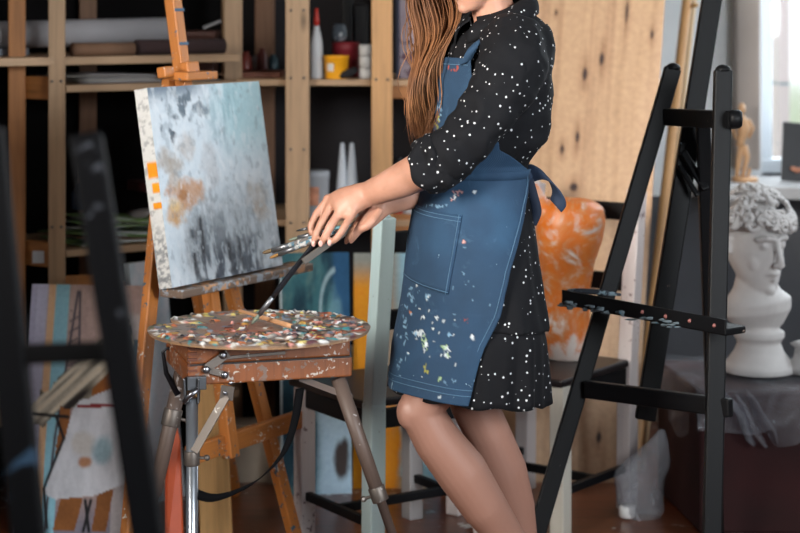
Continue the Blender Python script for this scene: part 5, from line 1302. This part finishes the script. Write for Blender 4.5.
WH, LBL, GRN, YEL_, RED_, PNK, ORG_ = (206, 214, 216), (120, 156, 182), (150, 176, 130), (150, 146, 60), (150, 66, 52), (206, 150, 140), (196, 120, 60)
SPL = [(458, 193, 5, 5, 9, PNK), (455, 197, 2, 2, 3, WH), (474, 191, 1.5, 1.5, 3, WH), (463, 243, 3, 2.5, 5, PNK), (434, 257, 3, 3, 6, LBL), (433, 258, 2, 1.5, 3, WH), (415, 215, 1, 1.5, 2, ORG_), (437, 206, 9, 1.5, 9, LBL), (411, 313, 1, 2, 3, ORG_), (428, 297, 3, 4, 7, LBL), (427, 298, 2, 2, 3, WH), (420, 334, 4, 6, 14, WH), (425, 342, 4, 6, 14, GRN), (426, 346, 2, 4, 7, WH), (416, 333, 3, 2, 5, LBL), (447, 352, 2, 6, 11, WH), (446, 350, 2, 5, 5, GRN), (449, 335, 3, 2, 5, LBL), (467, 320, 4, 1, 4, RED_), (425, 368, 3, 5, 8, YEL_), (440, 378, 2, 2, 3, GRN), (413, 292, 5, 14, 16, LBL), (406, 330, 3, 26, 16, LBL), (400, 365, 3, 16, 10, LBL), (422, 317, 3, 1.5, 4, WH), (436, 318, 2, 1, 2, WH), (473, 337, 2, 2, 3, WH), (459, 380, 20, 6, 6, LBL), (455, 70, 5, 4, 7, RED_), (440, 105, 4, 18, 12, LBL), (437, 122, 3, 6, 6, YEL_), (470, 290, 22, 40, 10, LBL), (440, 340, 25, 40, 14, WH), (430, 290, 15, 40, 8, WH)]
for cx_, cy_, rx_, ry_, n_s, col_ in SPL:
    for k in range(n_s):
        x_, y_ = cx_ + srn.normal() * rx_ * .55, cy_ + srn.normal() * ry_ * .55; w_, h_, a_ = srn.uniform(.5, 1.6), srn.uniform(.8, 3.2), srn.uniform(-.7, .7)
        dx_, dy_ = sx_ - x_, sy_ - y_; d_ = np.sqrt(((dx_ * math.cos(a_) + dy_ * math.sin(a_)) / w_) ** 2 + ((dy_ * math.cos(a_) - dx_ * math.sin(a_)) / h_) ** 2)
        mk_ = (1 - ss(.55, 1.15, d_)) * srn.uniform(.45, 1.0); scol[:, :3] = scol[:, :3] * (1 - mk_[:, None]) + np.array(c(*col_)[:3]) * mk_[:, None]; scol[:, 3] = np.maximum(scol[:, 3] , mk_)
_m = scol[:, 3] > 1e-4; scol[_m, :3] /= np.maximum(scol[_m, 3:4], .3)
_ca = apron.data.color_attributes.new('Stain', 'FLOAT_COLOR', 'POINT'); _ca.data.foreach_set('color', scol.astype(np.float32).ravel())
THREAD = plain('pale_stitching', c(72, 104, 130), .8)
def on_ap(path, r=.0012, name='stitching', mt=THREAD, off=.0155):
    G = MB(); pts = [ap_surf(math.radians(t), y, off) for t, y in path]; G.tube(pts, r, 6); return build(G, name, mt, apron)
def line(p, q, n=16): return [(p[0] + (q[0] - p[0]) * i / n, p[1] + (q[1] - p[1]) * i / n) for i in range(n + 1)]
# patch pocket
def pk(u, v): return ap_surf(math.radians(-30 + 70 * u - 12 * v * (u) + 2 * v), 203 + 5 * u + (72 + 4 * u) * v, .0165)
G = MB(); G.grid(pk, 14, 14); pocket = build(G, 'pocket', DENP, apron, solid=.003, fixn=False)
def pedge(u0, v0, u1, v1, n=14): return [V(pk(u0 + (u1 - u0) * i / n, v0 + (v1 - v0) * i / n)) for i in range(n + 1)]
G = MB()
for e in ((.0, .035, 1, .035), (.965, .0, .965, 1), (0, .97, 1, .97), (.03, 0, .03, 1), (0, .085, 1, .085)):
    G = MB(); pts = [p + (p - at(475, 240, WY)).normalized() * .002 for p in pedge(*e)]; G.tube(pts, .0009, 6); build(G, 'stitching', THREAD, pocket)
def apu(u, y, off=.0158): t0, t1 = interp(AT, y); return ap_surf(math.radians(t0 + (t1 - t0) * u), y, off)
G = MB(); G.tube([apu(.975, 172 + 209 * i / 40) + V((0, 0, -.010 * max(0, (i / 40)) ** 4 * .7)) for i in range(41)], .0011, 6); build(G, 'stitching', THREAD, apron); G = MB()
G.tube([V(ap(i / 40, .972, .0158)) for i in range(41)], .0011, 6); build(G, 'stitching', THREAD, apron); G = MB(); G.tube([V(ap(i / 40, .955, .0158)) for i in range(41)], .0009, 6); build(G, 'stitching', THREAD, apron); G = MB(); G.tube([V(ap(.03 + i / 43, .02, .0158)) for i in range(41)], .0011, 6)
build(G, 'stitching', THREAD, apron)
# waist seam band
G = MB(); G.grid(lambda u, v: ap_surf(math.radians(-106 + 230 * u), 166 + 9 * v, .0155), 50, 2); build(G, 'waistband', DENP, apron, solid=.002, fixn=False)
# neck straps
def ap_r(y, t): return ap_surf(math.radians(t), y, .016)
ribbon([ap_r(62, 16), dress_pt(.36, 50, .022), dress_pt(.42, 38, .024), dress_pt(.62, 27, .024), dress_pt(1.0, 20, .022), dress_pt(1.6, 15, .02), dress_pt(2.4, 12, .02)], .030, lambda t: V((.9, -.4 + .3 * t, .3 + .5 * t)).normalized(), 'strap', DENP, apron, .003)
ribbon([ap_r(60, -46), dress_pt(-.85, 44, .014), dress_pt(-1.2, 32, .014), dress_pt(-1.7, 24, .016), W(506, 8, .07)], .028, V((-.6, .3, -.3)), 'strap', DENP, apron, .003)
# tie at the back of the waist
TIE = DENM
tie = wo
kn = W(527, 176, -.03)
ribbon([kn, W(538, 172, -.05), W(551, 181, -.06), W(559, 196, -.055), W(556, 206, -.05)], lambda t: .038 + .016 * math.sin(PI * t), V((.62, -.35, -.7)), 'apron_tie', plain('navy_tape', c(30, 46, 70), .8), wo, .003)
ribbon([kn, W(531, 190, -.05), W(536, 212, -.05), W(531, 226, -.045)], lambda t: .026, V((.9, -.3, .1)), 'apron_tie', plain('navy_tape_dark', c(26, 38, 58), .8), wo, .003)
G = MB(); G.ell(kn, (.016, .018, .016), 12, 8); build(G, 'tie_knot', plain('navy_knot', c(32, 48, 72), .8), wo)

# hair
def hair_mat():
    t = NT('hair'); v = t.coord('UV', (3, 60, 1)); n = t.noise(v, 1.0, 3); ob = t.noise(t.coord('Object'), 18, 3)
    cc = t.ramp(n, [(.3, c(88, 56, 38)), (.55, c(140, 95, 62)), (.8, c(184, 136, 94))]); cc = t.mix(t.ramp(ob, [(.4, K0), (.7, mul(W1, .6))]), cc, c(70, 42, 30))
    return t.fin(cc, .5, 0, .25)
HAIR = hair_mat(); rnd = random.Random(11)
G = MB()
capn = [(u, cf - .010, rf + .012, w + .012) for u, cf, rf, w in prof if u > -.05]
def cap_ring(u, cf, rf, w):
    out = []
    for i in range(30):
        a = 2 * PI * i / 30; k = 1.0
        k = 1 - .24 * max(0, min(1, (math.cos(a) - .05) / .4)) * max(0, min(1, (.085 - u) / .03))   # leave the face free
        out.append(hp(cf + rf * math.cos(a) * k, w * math.sin(a) * k, u))
    return out
G.loft([cap_ring(*q) for q in capn] + [[hp(-.018 + .010 * math.cos(a), .010 * math.sin(a), .129) for a in (2 * PI * i / 30 for i in range(30))]])
def lock(p, r, wav, ph):
    pts = []; n = 22
    P = [V(q) for q in p]
    for j in range(n + 1):
        t = j / n * (len(P) - 1); k = min(int(t), len(P) - 2); u = t - k
        a, b, c_, d = P[max(k - 1, 0)], P[k], P[k + 1], P[min(k + 2, len(P) - 1)]
        q = .5 * ((2 * b) + (c_ - a) * u + (2 * a - 5 * b + 4 * c_ - d) * u * u + (3 * b - a - 3 * c_ + d) * u ** 3)
        pts.append(q + V((math.sin(j * .62 + ph), math.cos(j * .55 + ph * 1.3), .3 * math.sin(j * .9 + ph))) * wav * min(1, j / 8))
    G.tube(pts, [r * (.7 + .5 * math.sin(PI * min(1, j / n * 1.0)) ) * (1 if j < n - 3 else (n - j + .3) / 3.5) for j in range(n + 1)], 5)
NCL = 17
for cl in range(NCL):                                      # wavy clumps falling forward over the far shoulder
    s = (cl + .5) / NCL - .5; ph = rnd.random() * 6; dep = rnd.uniform(-.035, .035); jx = rnd.gauss(0, 2.0); endy = rnd.uniform(118, 150) - 34 * abs(s); endx = 421 + 15 * s + jx
    for k in range(58):
        q, e = rnd.gauss(0, 1), rnd.gauss(0, 1); t_ = .02 * e
        st0 = hp(.02 + .05 * rnd.random() - .05 * s, -(.03 + .05 * (s + .5)), .10 - .05 * (s + .5) + .008 * e)
        ye = endy + 7 * rnd.gauss(0, 1)
        P_ = [st0, W(428 + 20 * s + 3 * q, -44, .10 + t_), W(432 + 35 * s + 2.6 * q + jx, -8, .10 + t_ + dep), W(433 + 34 * s + 2.6 * q + jx, 28, .06 + t_ + dep), W(426 + 26 * s + 2.4 * q + jx, 66, .015 + t_ + dep * .6), W(423 + 19 * s + 2.0 * q + jx, 100, -.005 + t_ * .8 + dep * .4), W(endx + 2.0 * q, ye, .0 + t_ * .6)]
        lock(P_, rnd.uniform(.0009, .0018), .0105, ph * .35 + s * 2.2 + .18 * q)
for k in range(60):                                        # stray hairs
    q = rnd.gauss(0, 1); x_ = rnd.uniform(412, 450)
    lock([hp(0, -.06, .09), W(x_, -40, .1), W(x_ + rnd.gauss(0, 3), 0, .1), W(x_ + rnd.gauss(0, 5) - 3, 40, .04), W(424 + (x_ - 428) * .8 + rnd.gauss(0, 5), 85, .0), W(421 + (x_ - 428) * .5 + rnd.gauss(0, 6), rnd.uniform(100, 152), .0)], .0008, .008, rnd.random() * 6)
for k in range(120):                                       # back of the head, gathered behind the neck to the far side
    s = rnd.uniform(-1, 1); e = rnd.gauss(0, 1)
    lock([hp(-.05, .05 * s, .10), hp(-.115, .06 * s, .03), hp(-.11, -.01 + .05 * s, -.05), hp(-.07, -.07 + .02 * s, -.09), W(446 + 4 * e, -2, .12), W(432 + 6 * e, 40, .06), W(426 + 5 * e, 100 + 30 * rnd.random(), .01)], rnd.uniform(.003, .005), .004, s * 3)
build(G, 'hair', HAIR, wo)
# ------------------------------------------------------------------ daylight and an added rear fill
w = D.worlds.new('World'); SC.world = w; w.use_nodes = True
nt = w.node_tree; bg = nt.nodes['Background']; tc = nt.nodes.new('ShaderNodeTexCoord'); sx = nt.nodes.new('ShaderNodeSeparateXYZ'); rp = nt.nodes.new('ShaderNodeValToRGB')
nt.links.new(tc.outputs['Generated'], sx.inputs[0]); ad = nt.nodes.new('ShaderNodeMath'); ad.operation = 'ADD'; ad.inputs[1].default_value = .5; nt.links.new(sx.outputs['Z'], ad.inputs[0]); nt.links.new(ad.outputs[0], rp.inputs['Fac'])
e = rp.color_ramp.elements; e[0].position = .440; e[0].color = (.44, .52, .40, 1); e[1].position = .9; e[1].color = (.88, .95, 1, 1)
x = e.new(.452); x.color = (.50, .58, .48, 1); x = e.new(.462); x.color = (.90, .95, .97, 1)
nt.links.new(rp.outputs['Color'], bg.inputs['Color']); bg.inputs['Strength'].default_value = 1.6
def area(name, loc, to, sx_, sy_, power, col):
    l = D.lights.new(name, 'AREA'); l.shape = 'RECTANGLE'; l.size = sx_; l.size_y = sy_; l.energy = power; l.color = col
    o = D.objects.new(name, l); COL.objects.link(o); o.location = loc
    o.rotation_euler = (V(to) - V(loc)).to_track_quat('-Z', 'Y').to_euler(); return o
kl = area('left_window_light', (-2.6, 1.3, 2.3), (.20, 4.5, 1.60), 1.3, 1.3, 27.5, (1.0, .94, .86)); kl.data.spread = math.radians(44)
sl = area('side_window_light', (X1 - .03, .6, 1.9), (-.42, 4.95, 1.05), 1.6, 1.3, 48, (.90, .955, 1.0)); sl.data.spread = math.radians(78)
area('added_rear_fill', (X1 - .03, 5.15, 1.85), (.9, 6.3, 1.0), 1.0, 1.2, 11, (.86, .94, 1.0))  # fill lamp added to brighten the bust and back wall
area('back_window_light', ((WX0 + WX1) / 2, Y1 + .05, 1.75), (.4, 4.6, .9), 1.0, 1.5, 30, (.84, .94, 1.0))

cam = D.cameras.new('Camera'); co = D.objects.new('Camera', cam); COL.objects.link(co); SC.camera = co
co.location = (0, 0, H); co.rotation_euler = (PI / 2, 0, 0)
cam.sensor_width = 36; cam.lens = F * 36 / 800; cam.shift_y = -266.5 / 800; cam.clip_start = .05
cam.dof.use_dof = True; cam.dof.focus_distance = 4.38; cam.dof.aperture_fstop = 2.8
SC.view_settings.view_transform = 'Standard'; SC.view_settings.look = 'None'; SC.view_settings.gamma = 1
SC.view_settings.use_curve_mapping = False; SC.view_settings.exposure = 0.0
